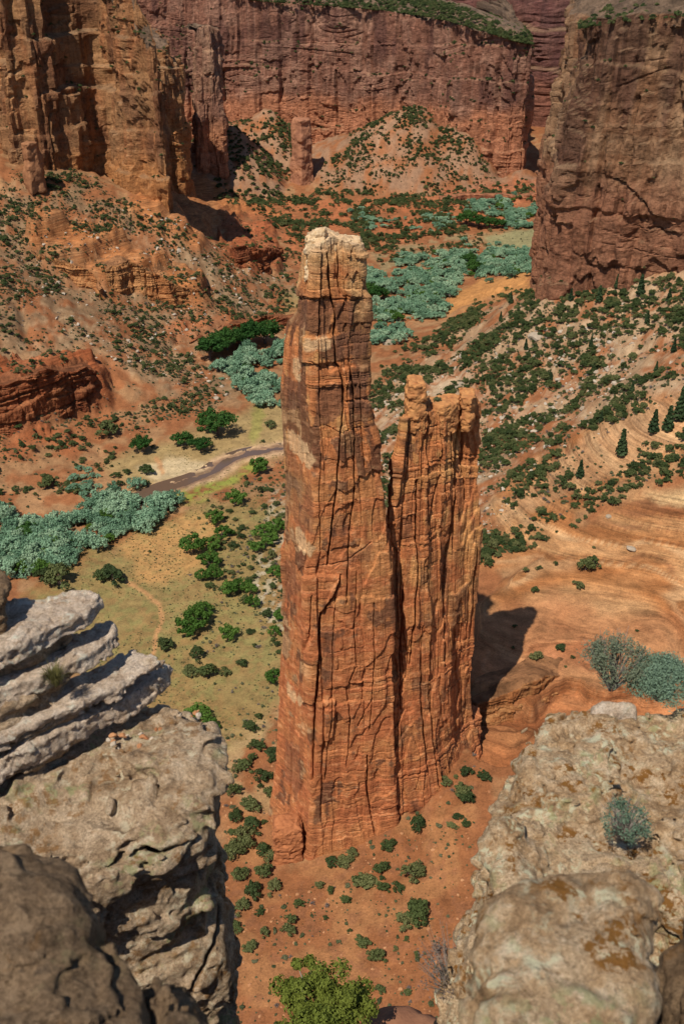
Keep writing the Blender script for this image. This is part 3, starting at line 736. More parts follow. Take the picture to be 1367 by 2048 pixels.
# ---- crest blocks and foot boulder of the spire
M_BLOCK = mat_plain('spire_block_stone', (0.30, 0.115, 0.045), (0.56, 0.27, 0.10), 0.35, 0.7)
M_FOOT = mat_plain('spire_foot_stone', (0.24, 0.085, 0.036), (0.45, 0.17, 0.068), 0.35, 0.7)
M_CAP = mat_plain('pale_caprock', (0.45, 0.27, 0.12), (0.66, 0.52, 0.34), 0.5, 0.6)
def block(name, x0, x1, y, ytop, Y, dY, mat, res, seed, low=3.0, **kw):
    a = unpY(x0, y, Y); b = unpY(x1, y, Y); zt = unpY((x0 + x1) / 2, ytop, Y)[2]
    j = np.random.default_rng(seed).uniform(-0.12, 0.12, (6, 2)) * (b[0] - a[0])
    o = np.array([(a[0], Y), (lerp(a[0], b[0], .5), Y - 0.15 * dY), (b[0], Y + 0.1 * dY), (b[0], Y + dY), (lerp(a[0], b[0], .5), Y + dY * 1.1), (a[0], Y + dY)]) + j
    rn = kw.pop('rn', 0.5)
    return prism_rock(name, o, zt, zt - a[2] + low, mat, res=res, rnd=rn, noise=0.5, nsc=2.6, strata=0.45, strh=1.6, seed=seed, pits=0.1, parent=SPIRE, facet=0.3, **kw)
block('crest_block', 809, 850, 850, 766, 284, 8, M_BLOCK, 0.30, 31)['label'] = 'tall leaning block on the left of the crest'
block('crest_block', 857, 916, 850, 806, 289, 8, M_BLOCK, 0.36, 32)['label'] = 'broad rounded block in the middle of the crest'
block('crest_block', 920, 947, 850, 794, 292, 8, M_BLOCK, 0.36, 33)['label'] = 'narrow dark horn at the end of the crest'
block('cap_block', 622, 651, 500, 459, 274, 3.6, M_CAP, 0.2, 34, low=1.0)['label'] = 'small square knob standing on the pale summit'
block('cap_block', 611, 655, 545, 474, 273, 6, M_CAP, 0.28, 35)
block('cap_block', 658, 680, 560, 484, 273.5, 5, M_CAP, 0.28, 36)
block('cap_block', 683, 719, 550, 478, 274, 6, M_CAP, 0.28, 37)
block('foot_boulder', 549, 602, 1745, 1655, 257.5, 9, M_FOOT, 0.35, 38, low=3, rn=3.2)['label'] = 'rounded boulder leaning on the foot of the tall tower'
block('foot_ledge', 905, 958, 1510, 1440, 303, 9, M_FOOT, 0.4, 39, low=6)['label'] = 'low red ledge at the right foot of the spire'

# ------------------------------------------------------------------ canyon walls
def wall(name, pts, nS, nZ, seed, rf, profile, colorfun, topback=900, backdir=(0, 1), mat=None, sm=4, toprows=None, topn=4.0, follow=False, topcol=(0.17, 0.11, 0.07), zb=-318.0):
    """pts: plan polyline with rim elevation; profile(h01, S) -> extra set-back from the line towards the back"""
    P0 = np.array(pts, float)
    seg = np.r_[0, np.cumsum(np.hypot(*np.diff(P0[:, :2], axis=0).T))]
    s = np.linspace(0, seg[-1], nS)
    XY = np.stack([np.interp(s, seg, P0[:, 0]), np.interp(s, seg, P0[:, 1])], -1); tz = np.interp(s, seg, P0[:, 2])
    for _ in range(sm):
        XY[1:-1] = 0.5 * XY[1:-1] + 0.25 * (XY[2:] + XY[:-2])
    d = np.gradient(XY, axis=0); N = np.stack([d[:, 1], -d[:, 0]], -1); N /= np.linalg.norm(N, axis=1, keepdims=True)
    tzn = tz + 5 * fbm(s / 40, s * 0, o=3, seed=seed)
    h = np.linspace(0, 1, nZ)[:, None]
    Z = zb + (tzn - zb)[None] * h; S = np.repeat(s[None], nZ, 0)
    P = np.stack([np.repeat(XY[None, :, 0], nZ, 0), np.repeat(XY[None, :, 1], nZ, 0), Z], -1)
    D, bv, bi, ci, dm, pres = rockface(S, Z, P, seed, **rf)
    sb = profile(h, S, Z)
    P[..., :2] += N[None] * (D - sb)[..., None]
    nrm = gridnormals(P); 
    Cc = colorfun(S, Z, P, nrm, bv, bi, D, h)
    rows = [P]; cr = [Cc]
    bx, by = backdir
    top = P[-1]
    if toprows is None: toprows = [(2, 1), (4, 1.5), (7, 2), (10, 5), (14, 6), (18, 6.5), (24, 10), (30, 11), (38, 11.5), (48, 14), (60, 15), (75, 15.5), (95, 16), (120, 16), (160, 17), (220, 18), (320, 19), (500, 20), (topback, 22)]
    for k_, (dist, dz) in enumerate(toprows):
        if k_ == 0:
            tsm = top.copy()
            for _ in range(40): tsm[1:-1] = 0.5 * tsm[1:-1] + 0.25 * (tsm[2:] + tsm[:-2])
        q = lerp(top, tsm, min(1, 0.4 + 0.3 * k_)).copy(); q[:, 0] += bx * dist; q[:, 1] += by * dist; q[:, 2] += dz + topn * fbm(q[:, 0] / 14, q[:, 1] / 14, o=4, seed=seed + 41)
        if follow: q[:, 2] = lerp(q[:, 2], gz_at(q[:, 0], q[:, 1]) - 0.8, sstep(0, toprows[-1][0], dist))
        rows.append(q[None]); c2 = fbm(q[:, 0] / 7, q[:, 1] / 7, o=4, seed=seed + 50)[:, None]
        tc = np.array(topcol, np.float32) * (1 + 0.5 * c2); cr.append(np.clip(tc, 0.02, 0.6)[None].astype(np.float32))
    V = np.concatenate(rows, 0); CC = np.clip(np.concatenate(cr, 0), 0.012, 0.7)
    o = link(name, mesh_np(name, V, gridfaces(V.shape[0], V.shape[1]), mat or M_WALL, CC, smooth=False))
    tag(o, kind='structure'); seen(P)
    return o, P, nrm

def col_wall(seed, base, light, dark, low, zlow, ledge=(0.27, 0.17, 0.095), var=0.6):
    def f(S, Z, P, nrm, bv, bi, D, h):
        n1 = fbm(S / 30, Z / 40, o=4, seed=seed); n2 = 0.6 * fbm(S / 9, Z / 90, o=4, seed=seed + 1) + 0.7 * fbm(S / 38, Z / 55, o=3, seed=seed + 11); n3 = fbm(S / 6, Z / 5, o=3, seed=seed + 2)
        ly = h3(bi, bi * 0, bi * 0, seed + 3)
        Cc = np.ones(S.shape + (3,), np.float32) * np.array(base, np.float32)
        Cc = mixc(Cc, light, sstep(0.55, 0.95, ly) * 0.3)
        Cc = mixc(Cc, light, sstep(0.1, 0.6, n1) * 0.5)
        Cc = mixc(Cc, light, sstep(0.25, 0.6, fbm(S / 3.5, Z / 70, o=3, seed=seed + 7)) * 0.45)
        Cc = mixc(Cc, dark, sstep(0.0, 0.5, n2 + 0.25 * (bv - 0.5)) * var)
        Cc = mixc(Cc, light, (bv > 0.8) * 0.4)
        Cc = mixc(Cc, low, sstep(zlow + 18, zlow - 8, Z + 10 * n1) * 0.85)
        up = np.abs(nrm[..., 2])
        Cc = mixc(Cc, ledge, sstep(0.6, 0.95, up) * 0.7)
        return Cc * (1 + 0.16 * n3)[..., None]
    return f

def steps(levels):
    """ledge profile: at each (z, width) the face steps back by width above z"""
    def f(h, S, Z):
        r = np.zeros_like(Z)
        for i, (zl, wd) in enumerate(levels):
            r = r + wd * sstep(-1.5, 1.5, Z - zl - 6 * fbm(S / 50, S * 0 + i, o=3, seed=900 + i)) * (0.6 + 0.5 * vn(S / 35, S * 0 + i * 3, seed=910 + i))
        return r
    return f

RW = dict(colw=17, cola=3.6, bh=34, ba=2.2, gr=7.0, gw=1.4, bed=9, beda=1.5, fb=2.2, fbs=20, flk=4.2, vst=0.6, wig=0.4)
# far wall across the canyon
FW = [(-640,1690,-20),(-480,1720,-30),(-330,1730,-42),(-190,1720,-50),(-95,1700,-58),(0,1665,-62),(60,1640,-66),(100,1625,-70),(150,1560,-76),(200,1512,-88),(236,1490,-98),(262,1500,-102),(270,1540,-100),(268,1700,-90),(300,1900,-80)]
far_w, PF, NF = wall('far_canyon_wall', FW, 470, 210, 501, dict(RW, cola=4.5, colw=18), steps([(-235, 6), (-190, 3), (-150, 4), (-108, 5)]),
    col_wall(600, (0.235, 0.105, 0.066), (0.35, 0.19, 0.125), (0.105, 0.045, 0.034), (0.42, 0.17, 0.085), -196, var=0.75), topback=1500)  # far stone darkened, with the top-of-frame vignette worked into its colour
# the higher wall seen through the gap
FW2 = [(-100,2300,-30),(150,2120,-26),(320,2020,-24),(420,1960,-22),(560,1930,-20),(900,1850,-10),(1400,1800,-5)]
wall('distant_canyon_wall', FW2, 160, 90, 511, dict(RW, colw=30, cola=8, gr=9, gw=3), steps([(-180, 20), (-110, 25)]),
    col_wall(620, (0.15, 0.062, 0.050), (0.21, 0.10, 0.075), (0.08, 0.036, 0.032), (0.20, 0.08, 0.05), -200), topback=4000)
# left wall: buttress after buttress
def bp(x, y, Y): return unpY(x, y, Y)[:2]
LW = [(-560,760,10),(-440,830,10),(-372,905,8),(-352,985,8),(-318,1000,8),(-300,950,8),(-262,958,6),(-246,1010,4),(-226,1020,2),(-214,985,-2),(-190,966,-22),(-174,957,-52),(-160,954,-66),(-157,966,-74),(-178,1004,-30),(-215,1050,-12),(-248,1100,-20),(-252,1180,-60),(-212,1238,-92),(-194,1256,-98),(-190,1275,-98),(-230,1400,-70),(-330,1560,-30)]
left_w, PL_, NL = wall('left_canyon_wall', LW, 520, 250, 521, dict(RW, colw=13, cola=3.4, bh=24, ba=2.6, gr=5.5), steps([(-178, 5), (-140, 4), (-108, 10), (-84, 7), (-60, 8)]),
    col_wall(640, (0.30, 0.125, 0.052), (0.42, 0.225, 0.10), (0.125, 0.055, 0.032), (0.43, 0.185, 0.065), -170, var=0.55), topback=900, backdir=(-0.75, 0.65), toprows=[(2, 1), (4, 1.5), (8, 2), (14, 4), (22, 6), (30, 8)])
# free standing buttress tower in front of the far wall
TW = [(-200,1450,-80),(-197,1412,-78),(-182,1400,-75),(-162,1403,-74),(-156,1425,-78),(-168,1465,-80),(-196,1490,-86)]
wall('far_buttress', TW, 130, 170, 531, dict(RW, colw=11, cola=2, gr=3, ba=1.6), steps([(-230, 3), (-180, 4), (-130, 5), (-100, 6)]),
    col_wall(650, (0.28, 0.135, 0.085), (0.38, 0.225, 0.14), (0.14, 0.065, 0.046), (0.44, 0.19, 0.095), -200), backdir=(-0.6, 0.8), toprows=[(2, 1), (5, 1.5), (10, 2), (18, 3), (30, 4)])
# right cliff
RC = [(212,1020,-30),(172,860,-34),(158,760,-38),(150,720,-40),(157,706,-38),(180,695,-34),(214,672,-30),(250,640,-27),(290,590,-24),(330,520,-22),(420,430,-20)]
right_w, PR, NRm = wall('right_canyon_wall', RC, 430, 340, 541, dict(RW, colw=12, cola=2.0, bh=20, ba=2.2, gr=3.4, gw=1.2, bed=12, beda=1.7, fb=3.2), steps([(-150, -3), (-118, 4), (-82, 6), (-62, 5)]),
    col_wall(660, (0.235, 0.115, 0.058), (0.37, 0.225, 0.125), (0.105, 0.048, 0.032), (0.29, 0.125, 0.068), -140, var=0.75), topback=900, backdir=(0.7, 0.7))  # cliff tones lowered: edge vignette is put into the stone colour
def hit(x, y):
    d = ray(x, y); t = np.arange(90, 2400, 0.5)
    p = d[None] * t[:, None]; g = gz_at(p[:, 0], p[:, 1]); i = np.argmax(p[:, 2] < g)
    return np.array([p[i, 0], p[i, 1], g[i]])

def outcrop(name, base, seed, cols, nS=220, nZ=70, back=(0, 1), sc=1.0, stepz=((0.35, 3), (0.7, 4)), zlow=-400):
    """a ledge of bedrock breaking out of the slope: photo points along its foot and its height"""
    pts = []
    for x, y, h in base:
        p = hit(x, y); pts.append((p[0], p[1], p[2] + h))
    zmin = min(p[2] - b[2] for p, b in zip(pts, base)) - 14
    rf = dict(colw=11 * sc, cola=1.2 * sc, bh=14 * sc, ba=0.9 * sc, gr=2.4 * sc, gw=0.8 * sc, bed=3.2 * sc, beda=1.1 * sc, fb=1.6 * sc, fbs=11 * sc, flk=1.4 * sc, vst=0.5 * sc, bmz=lambda Z: 0.75 + 0 * Z)
    def prof(h, S, Z):
        r = 0
        for f, wd in stepz: r = r + wd * sc * sstep(f - 0.03, f + 0.03, h + 0.06 * fbm(S / 25, h * 0 + f * 9, o=2, seed=seed)) * (0.6 + 0.5 * vn(S / 16, S * 0 + f, seed=seed + 3))
        return r
    tr = [(d_ * sc, d_ * sc * 0.1) for d_ in (1, 2.5, 4.5, 7, 10, 14, 18, 23, 29, 36)]
    return wall(name, pts, nS, nZ, seed, rf, prof, col_wall(seed, *cols, zlow, var=0.6, ledge=cols[1]), backdir=back, sm=3, toprows=tr, topn=1.2, follow=True, topcol=cols[3], zb=zmin)
RED = ((0.30, 0.088, 0.034), (0.38, 0.15, 0.062), (0.15, 0.05, 0.026), (0.27, 0.10, 0.042))
ORG = ((0.42, 0.165, 0.058), (0.50, 0.25, 0.10), (0.22, 0.08, 0.035), (0.34, 0.16, 0.07))
outcrop('red_outcrop', [(-160,890,16),(-40,868,26),(40,858,30),(95,842,32),(140,826,30),(190,800,24),(222,772,12),(236,745,3)], 701, RED, 260, 90, (-0.5, 0.86))
outcrop('orange_outcrop', [(205,592,3),(222,590,14),(262,582,24),(300,600,22),(345,606,20),(385,612,18),(414,615,14),(424,590,4)], 711, ORG, 220, 80, (-0.5, 0.86))
outcrop('orange_outcrop', [(70,520,3),(110,545,12),(160,575,16),(200,600,8),(214,600,2)], 715, ORG, 120, 60, (-0.6, 0.8))
outcrop('red_outcrop', [(440,500,3),(470,535,16),(505,545,20),(540,540,20),(560,520,14),(566,500,3)], 721, RED, 150, 70, (-0.4, 0.9))
outcrop('red_outcrop', [(380,690,1),(440,668,4),(500,655,4.5),(560,652,4.5),(606,652,4),(640,650,1)], 731, RED, 180, 40, (0, 1), 0.7)
outcrop('slickrock_ledge', [(900,1480,3),(935,1464,8),(985,1452,11),(1040,1440,14),(1085,1428,15),(1115,1410,13),(1140,1385,8),(1165,1362,2)], 741, ORG, 220, 70, (-0.2, 0.97), 0.7)
outcrop('red_outcrop', [(880,402,1),(930,404,4),(1000,404,6),(1070,398,8),(1130,392,8)], 761, ((0.40, 0.14, 0.065), (0.46, 0.2, 0.1), (0.22, 0.08, 0.045), (0.36, 0.15, 0.075)), 140, 40, (0, 1), 1.2)

# the cliff that falls away under the viewpoint
UC = [(-220,-60,-9),(-120,-10,-9),(-60,6,-10),(-20,5.0,-11),(-6,3.4,-11.5),(0,1.2,-11),(6,3.0,-11.5),(20,5,-11),(60,4,-10),(120,-15,-9),(220,-70,-9)]
wall('rim_cliff', [(x, y, z) for x, y, z in UC], 160, 60, 551, dict(RW, colw=9, cola=1.0, gr=2, ba=1.0, fb=1.2, fbs=12), lambda h, S, Z: -(1 - h) * 40 + 0 * S,
    col_wall(670, (0.30, 0.13, 0.055), (0.40, 0.2, 0.1), (0.12, 0.055, 0.03), (0.35, 0.13, 0.05), -200), backdir=(0, -1), toprows=[(2, 4), (5, 8), (9, 9.0), (30, 9.1), (120, 9.2)], topn=0.2)

# thin pinnacle before the far wall
def pinnacle(name, x0, x1, ytop, ybot, Y, dY, label, seed, colr):
    a = unpY(x0, ybot, Y); b = unpY(x1, ybot, Y); zt = unpY(x0, ytop, Y)[2]
    w = b[0] - a[0]
    o = [(a[0], Y + 2), (a[0] + w * 0.5, Y - dY * 0.3), (b[0], Y + 3), (b[0] - w * 0.1, Y + dY), (a[0] + w * 0.2, Y + dY)]
    r = prism_rock(name, o, zt, zt - a[2] + 12, colr, res=1.2, rnd=1.0, noise=1.1, nsc=18, strata=0.15, strh=7, taper=0.06, seed=seed, pits=0.4, facet=0.6)
    return tag(r, label, 'rock pinnacle')
M_PIN = mat_plain('far_pinnacle_stone', (0.20, 0.085, 0.052), (0.42, 0.19, 0.10), 0.06, 2.5)
pinnacle('rock_pinnacle', 586, 622, 238, 368, 1480, 34, 'slim red rock pinnacle standing free before the far canyon wall', 61, M_PIN)
pinnacle('rock_pinnacle', 50, 82, 285, 362, 905, 18, 'small pointed pinnacle below the shaded left canyon wall', 62, mat_plain('near_pinnacle_stone', (0.20, 0.085, 0.04), (0.36, 0.17, 0.08), 0.08, 2.5))


# ------------------------------------------------------------------ close rocks at the viewpoint
F_SLAB = mat_fore('pale_slab_stone', (0.58, 0.44, 0.315), (0.74, 0.61, 0.48), (0.31, 0.20, 0.125), 0.1, 0.4, 0.12, 0.010)
F_LEDGE = mat_fore('tan_ledge_stone', (0.45, 0.305, 0.18), (0.68, 0.52, 0.355), (0.21, 0.125, 0.065), 0.6, 0.6, 0.5, 0.014)
F_BROWN = mat_fore('brown_boulder_stone', (0.20, 0.125, 0.068), (0.34, 0.23, 0.135), (0.09, 0.052, 0.029), 0.2, 0.3, 0.6, 0.012)  # near boulders toned down; corner vignette is mixed into their brown
F_RIGHT = mat_fore('lichen_ledge_stone', (0.51, 0.325, 0.17), (0.74, 0.575, 0.385), (0.23, 0.13, 0.065), 0.55, 0.95, 0.5, 0.014)

zl = -5.0
led = plan([(-150,1500),(-50,1440),(150,1405),(330,1372),(392,1388),(432,1440),(446,1520),(436,1600),(330,1650),(150,1700),(-150,1830)], zl)
c1 = unp(322, 1672, -5.35)
cutA = ell(c1 + np.array([0.0, 0.0, -0.05]), (0.20, 0.25, 0.085))
c2 = unp(262, 1692, -5.3); cutB = ell(c2, (0.42, 0.20, 0.022))
c3 = unp(372, 1738, -5.75); cutC = ell(c3, (0.16, 0.25, 0.04))
def crack(X, Y, Z):
    a = unp(385, 1745, -5.8); d = np.abs((X - a[0]) + 0.28 * np.sin(3.1 * (Z - a[2])) - 0.10 * (Z - a[2])) - 0.025
    return np.maximum(np.maximum(d, Z - a[2]), np.abs(Y - a[1]) - 0.4)
tag(prism_rock('rock_ledge', led, zl, 4.2, F_LEDGE, res=0.019, rnd=0.22, noise=0.095, nsc=0.75, strata=0.018, strh=0.25, seed=70, taper=0.0, tilt=(0.0, 0.05), cuts=(cutA, cutB, cutC, crack), pits=0.018),
    'broad tan ledge with a dark hollow, beneath the pale stacked slabs', 'rock ledge')

def slab(px_pts, Z, thick, seed, label, tilt=(0, 0), mat=F_SLAB, **kw):
    p = dict(res=0.0125, rnd=0.018, noise=0.014, nsc=0.30, strata=0.013, strh=0.05, pits=0.010, facet=1.15, topn=1.0)
    p.update(kw)
    o = prism_rock('rock_slab', plan(px_pts, Z), Z, thick, mat, seed=seed, tilt=tilt, **p)
    return tag(o, label, 'rock slab')
def core(px_pts, Z, thick, seed):
    o = prism_rock('rock_layer', plan(px_pts, Z), Z, thick, F_LEDGE, res=0.02, rnd=0.03, noise=0.03, nsc=0.3, strata=0.03, strh=0.06, pits=0.012, seed=seed)
    return tag(o, ['weathered brown layer recessed between the two lowest pale slabs', 'weathered brown layer recessed under the middle pale slab', 'weathered brown layer recessed under the topmost pale slab'][seed - 170], 'rock layer')
slab([(-150,1540),(-20,1492),(60,1462),(140,1420),(240,1368),(322,1326),(347,1334),(312,1366),(240,1408),(150,1452),(60,1490),(-40,1530),(-150,1580)], -4.74, 0.20, 72, 'pale slab lying lowest in the stack, its pointed end overhanging the tan ledge', (0.04, 0.03))
core([(-150,1500),(-20,1452),(80,1420),(180,1370),(250,1335),(262,1345),(190,1395),(80,1445),(-40,1490),(-150,1540)], -4.64, 0.36, 170)
slab([(-150,1478),(-40,1425),(60,1392),(150,1352),(240,1306),(268,1300),(335,1318),(322,1332),(250,1368),(150,1412),(50,1448),(-60,1490),(-150,1530)], -4.56, 0.13, 73, 'thin pale slab lying on the lowest slab of the stack', (0.04, 0.03))
core([(-150,1410),(-40,1365),(60,1345),(130,1320),(160,1325),(90,1375),(0,1415),(-150,1470)], -4.42, 0.30, 171)
slab([(-150,1372),(-40,1322),(50,1296),(120,1262),(188,1240),(226,1244),(240,1262),(208,1294),(150,1324),(70,1356),(-40,1388),(-150,1430)], -4.26, 0.17, 74, 'middle pale slab with a blunt squared end, in the stack', (0.05, 0.0))
core([(-150,1320),(-40,1285),(60,1265),(120,1245),(140,1252),(80,1292),(-20,1325),(-150,1370)], -4.12, 0.3, 172)
slab([(-150,1262),(-40,1208),(40,1188),(120,1180),(190,1180),(208,1190),(176,1222),(112,1256),(40,1284),(-60,1310),(-150,1340)], -3.98, 0.17, 75, 'topmost pale slab of the stack with a sharp tip', (0.06, 0.0))
slab([(-150,1120),(-60,1118),(4,1135),(12,1165),(8,1205),(-60,1230),(-150,1240)], -3.75, 0.5, 76, 'dark rounded block above the slab stack, cut by the frame', mat=F_BROWN)

tag(prism_rock('boulder', plan([(-150,1640),(-100,1625),(60,1650),(150,1705),(215,1800),(262,1850),(300,1900),(330,2100),(330,2300),(-150,2300)], -2.55), -2.55, 2.2, F_BROWN, res=0.017, rnd=0.22, noise=0.05, nsc=0.45, strata=0.02, facet=0.5, seed=80, pits=0.012, tilt=(-0.10, 0.0)),
    'dark brown blurred boulder close to the viewpoint, before the tan ledge', 'boulder')
tag(prism_rock('boulder', plan([(262,1960),(285,1905),(345,1885),(405,1925),(450,1990),(500,2080),(540,2300),(240,2300)], -2.7), -2.7, 2.2, F_BROWN, res=0.016, rnd=0.16, noise=0.05, nsc=0.35, strata=0.02, seed=81, pits=0.012),
    'smaller brown boulder with a white lichen spot beside the dark boulder', 'boulder')
zr = -5.0
tag(prism_rock('rock_ledge', plan([(1085,1392),(1130,1382),(1200,1395),(1290,1400),(1420,1405),(1500,1410),(1500,1800),(1420,1790),(1200,1760),(1060,1790),(985,1760),(985,1640),(1000,1545),(1030,1470)], zr), zr, 4.4, F_RIGHT, res=0.020, rnd=0.16, noise=0.085, nsc=0.45, strata=0.05, strh=0.22, seed=82, taper=0.10, pits=0.02),
    'lichen spotted tan ledge bearing the sagebrush', 'rock ledge')
tag(prism_rock('boulder', plan([(1178,1398),(1200,1386),(1262,1386),(1285,1396),(1280,1412),(1185,1414)], -4.97), -4.97, 0.45, F_SLAB, res=0.018, rnd=0.13, noise=0.02, nsc=0.25, facet=0.2, strata=0.01, seed=83, pits=0.006),
    'smooth white knob of rock on the rim of the lichen ledge', 'boulder')
tag(prism_rock('boulder', plan([(985,1790),(1040,1735),(1110,1712),(1200,1700),(1270,1712),(1318,1760),(1330,1900),(1340,2300),(940,2300),(945,1980),(958,1860)], -3.0), -3.0, 2.6, F_RIGHT, res=0.018, rnd=0.16, noise=0.04, nsc=0.4, strata=0.03, facet=0.5, seed=84, pits=0.014, taper=0.03),
    'big blurred boulder with white and rusty lichen close to the viewpoint', 'boulder')
tag(prism_rock('boulder', plan([(1345,1715),(1420,1690),(1500,1690),(1500,2300),(1385,2300),(1360,1900)], -3.1), -3.1, 2.6, F_BROWN, res=0.02, rnd=0.18, noise=0.06, nsc=0.4, strata=0.03, seed=85, pits=0.012),
    'dark brown rock behind a black gap, cut by the frame', 'boulder')
pl = unp(640, 2085, -82)
tag(prism_rock('rock_ledge', plan([(690,2030),(760,2012),(840,2008),(930,2000),(1000,2050),(1000,2300),(560,2300),(600,2110)], -82), -82, 30, mat_plain('shaded_red_stone', (0.16, 0.07, 0.04), (0.32, 0.15, 0.08), 0.3, 0.5), res=0.5, rnd=1.2, noise=0.9, nsc=5, strata=0.4, strh=1.5, seed=86, pits=0.1),  # ledge stone in a dark red-brown
    'red ledge far below the rim, bearing the bright green pinyon', 'rock ledge')


# ------------------------------------------------------------------ what the photograph shows: a coarse depth map of the big things
DW, DH = 342, 512
dmap = np.full((DH, DW), 1e9, np.float32)
for V in DEPTHS:
    x, y, d = proj(V.astype(float)); ok = (V[:, 1] * ct - V[:, 2] * st > 0.5)
    xi = np.floor(x / 4).astype(int); yi = np.floor(y / 4).astype(int)
    ok &= (xi >= 0) & (xi < DW) & (yi >= 0) & (yi < DH)
    np.minimum.at(dmap, (yi[ok], xi[ok]), d[ok])

def visible(P):
    x, y, d = proj(np.asarray(P, float)); xi = np.floor(x / 4).astype(int); yi = np.floor(y / 4).astype(int)
    ok = (xi >= 0) & (xi < DW) & (yi >= 0) & (yi < DH)
    v = np.zeros(len(x), bool); v[ok] = d[ok] < dmap[yi[ok], xi[ok]] * 1.02 + 3
    return v

def hit(x, y):
    d = ray(x, y); t = np.arange(90, 2400, 0.5)
    p = d[None] * t[:, None]; g = gz_at(p[:, 0], p[:, 1]); i = np.argmax(p[:, 2] < g)
    return np.array([p[i, 0], p[i, 1], g[i]])

# ------------------------------------------------------------------ plant meshes
def tube(p0, p1, r0, r1, n=6):
    p0 = np.array(p0, float); p1 = np.array(p1, float); d = p1 - p0; d /= np.linalg.norm(d) + 1e-9
    a = np.cross(d, (0.3, 0.9, 0.1)); a /= np.linalg.norm(a); b = np.cross(d, a)
    t = np.linspace(0, 2 * np.pi, n, endpoint=False)
    c = np.cos(t)[:, None] * a + np.sin(t)[:, None] * b
    V = np.concatenate([p0 + c * r0, p1 + c * r1]); i = np.arange(n); j = (i + 1) % n
    return V, np.stack([i, j, j + n, i + n], -1)

def join(parts):
    Vs, Fs, o = [], [], 0
    for V, F in parts: Vs.append(V); Fs.append(F + o); o += len(V)
    return np.concatenate(Vs), np.concatenate(Fs)

def leaves(r, pos, out, size, asp=1.0, mixo=0.6):
    """leaf sprays as small quads at pos, facing partly outwards"""
    n = len(pos); nr = r.normal(size=(n, 3)); nr /= np.linalg.norm(nr, axis=1, keepdims=True)
    nr = nr * (1 - mixo) + out * mixo; nr /= np.linalg.norm(nr, axis=1, keepdims=True) + 1e-9
    a = np.cross(nr, r.normal(size=(n, 3))); a /= np.linalg.norm(a, axis=1, keepdims=True) + 1e-9; b = np.cross(nr, a)
    s = size * r.uniform(0.55, 1.4, (n, 1)); a = a * s; b = b * s * asp
    k = nr * s * 0.25
    V = np.stack([pos - a - b * .4, pos + a * .2 - b + k, pos + a + b * .4, pos - a * .2 + b - k], 1).reshape(-1, 3)
    return V, np.arange(4 * n).reshape(-1, 4)

def crown(name, seed, mat, ncl, nlf, size, rx=0.5, rz=0.45, zc=0.5, cr=(0.16, 0.27), shape='round', asp=1.0):
    r = np.random.default_rng(seed); parts = []; cens = []
    for i in range(ncl):
        d = r.normal(size=3); d /= np.linalg.norm(d); d[2] = abs(d[2]) * 1.0 - 0.35
        f = r.uniform(0.35, 1.0)
        c = np.array([d[0] * rx * f, d[1] * rx * f, zc + d[2] * rz * f]); rad = r.uniform(*cr)
        if shape == 'cone':
            t = (i + 0.5) / ncl; an = i * 2.4; rr = rx * (1 - t) ** 0.85 * r.uniform(0.55, 1.0)
            c = np.array([cos(an) * rr * 0.8, sin(an) * rr * 0.8, 0.08 + 0.88 * t]); rad = max(0.035, rx * (1 - t) * 0.62)
        cens.append((c, rad))
        u = r.normal(size=(nlf, 3)); u /= np.linalg.norm(u, axis=1, keepdims=True)
        p = c + u * (rad * r.uniform(0.55, 1.08, (nlf, 1))) * np.array([1, 1, 0.5 if shape == 'cone' else 0.8])
        p[:, 2] = np.maximum(p[:, 2], 0.01)
        parts.append(leaves(r, p, u, size, asp))
    V, F = join(parts)
    return mesh_np(name, V, F, mat, smooth=False), cens

def trunkmesh(name, cens, mat, r0=0.05, top=0.4, n=6):
    parts = [tube((0, 0, -0.06), (0.015, 0.01, top * 0.5), r0, r0 * 0.75), tube((0.015, 0.01, top * 0.5), (0.0, 0.02, top), r0 * 0.75, r0 * 0.5)]
    for c, rad in cens[:n]:
        b = np.array([0.01, 0.01, top * 0.45]); m = (b + c) / 2 + np.array([0, 0, -0.03])
        parts += [tube(b, m, r0 * 0.45, r0 * 0.3, 5), tube(m, c, r0 * 0.3, r0 * 0.12, 5)]
    V, F = join(parts); return mesh_np(name, V, F, mat)

L_JUN = mat_leaf('juniper_leaf', (0.026, 0.044, 0.016), (0.068, 0.092, 0.028), 0.12, (0.15, 0.15, 0.058))
L_OAK = mat_leaf('oak_leaf', (0.05, 0.115, 0.018), (0.115, 0.205, 0.036), 0.3)
L_COT = mat_leaf('cottonwood_leaf', (0.022, 0.070, 0.013), (0.050, 0.115, 0.022), 0.25)
L_OLV = mat_leaf('olive_leaf', (0.075, 0.155, 0.085), (0.20, 0.335, 0.205), 0.18, (0.34, 0.46, 0.29))
L_FIR = mat_leaf('fir_needle', (0.022, 0.042, 0.018), (0.05, 0.08, 0.03), 0.1)
L_GRY = mat_leaf('bare_twig', (0.12, 0.095, 0.085), (0.20, 0.165, 0.14), 0.05)
L_PIN = mat_leaf('pinyon_needle', (0.055, 0.088, 0.012), (0.11, 0.145, 0.022), 0.25, (0.18, 0.20, 0.035))
L_SAG = mat_leaf('sage_leaf', (0.14, 0.215, 0.14), (0.26, 0.35, 0.245), 0.2)
L_GRS = mat_leaf('dry_grass', (0.13, 0.12, 0.04), (0.30, 0.26, 0.10), 0.25)
BARK = mat_plain('bark', (0.07, 0.05, 0.038), (0.16, 0.125, 0.10), 8, 0.02)
BARKG = mat_plain('pale_bark', (0.17, 0.145, 0.12), (0.33, 0.29, 0.25), 8, 0.02)

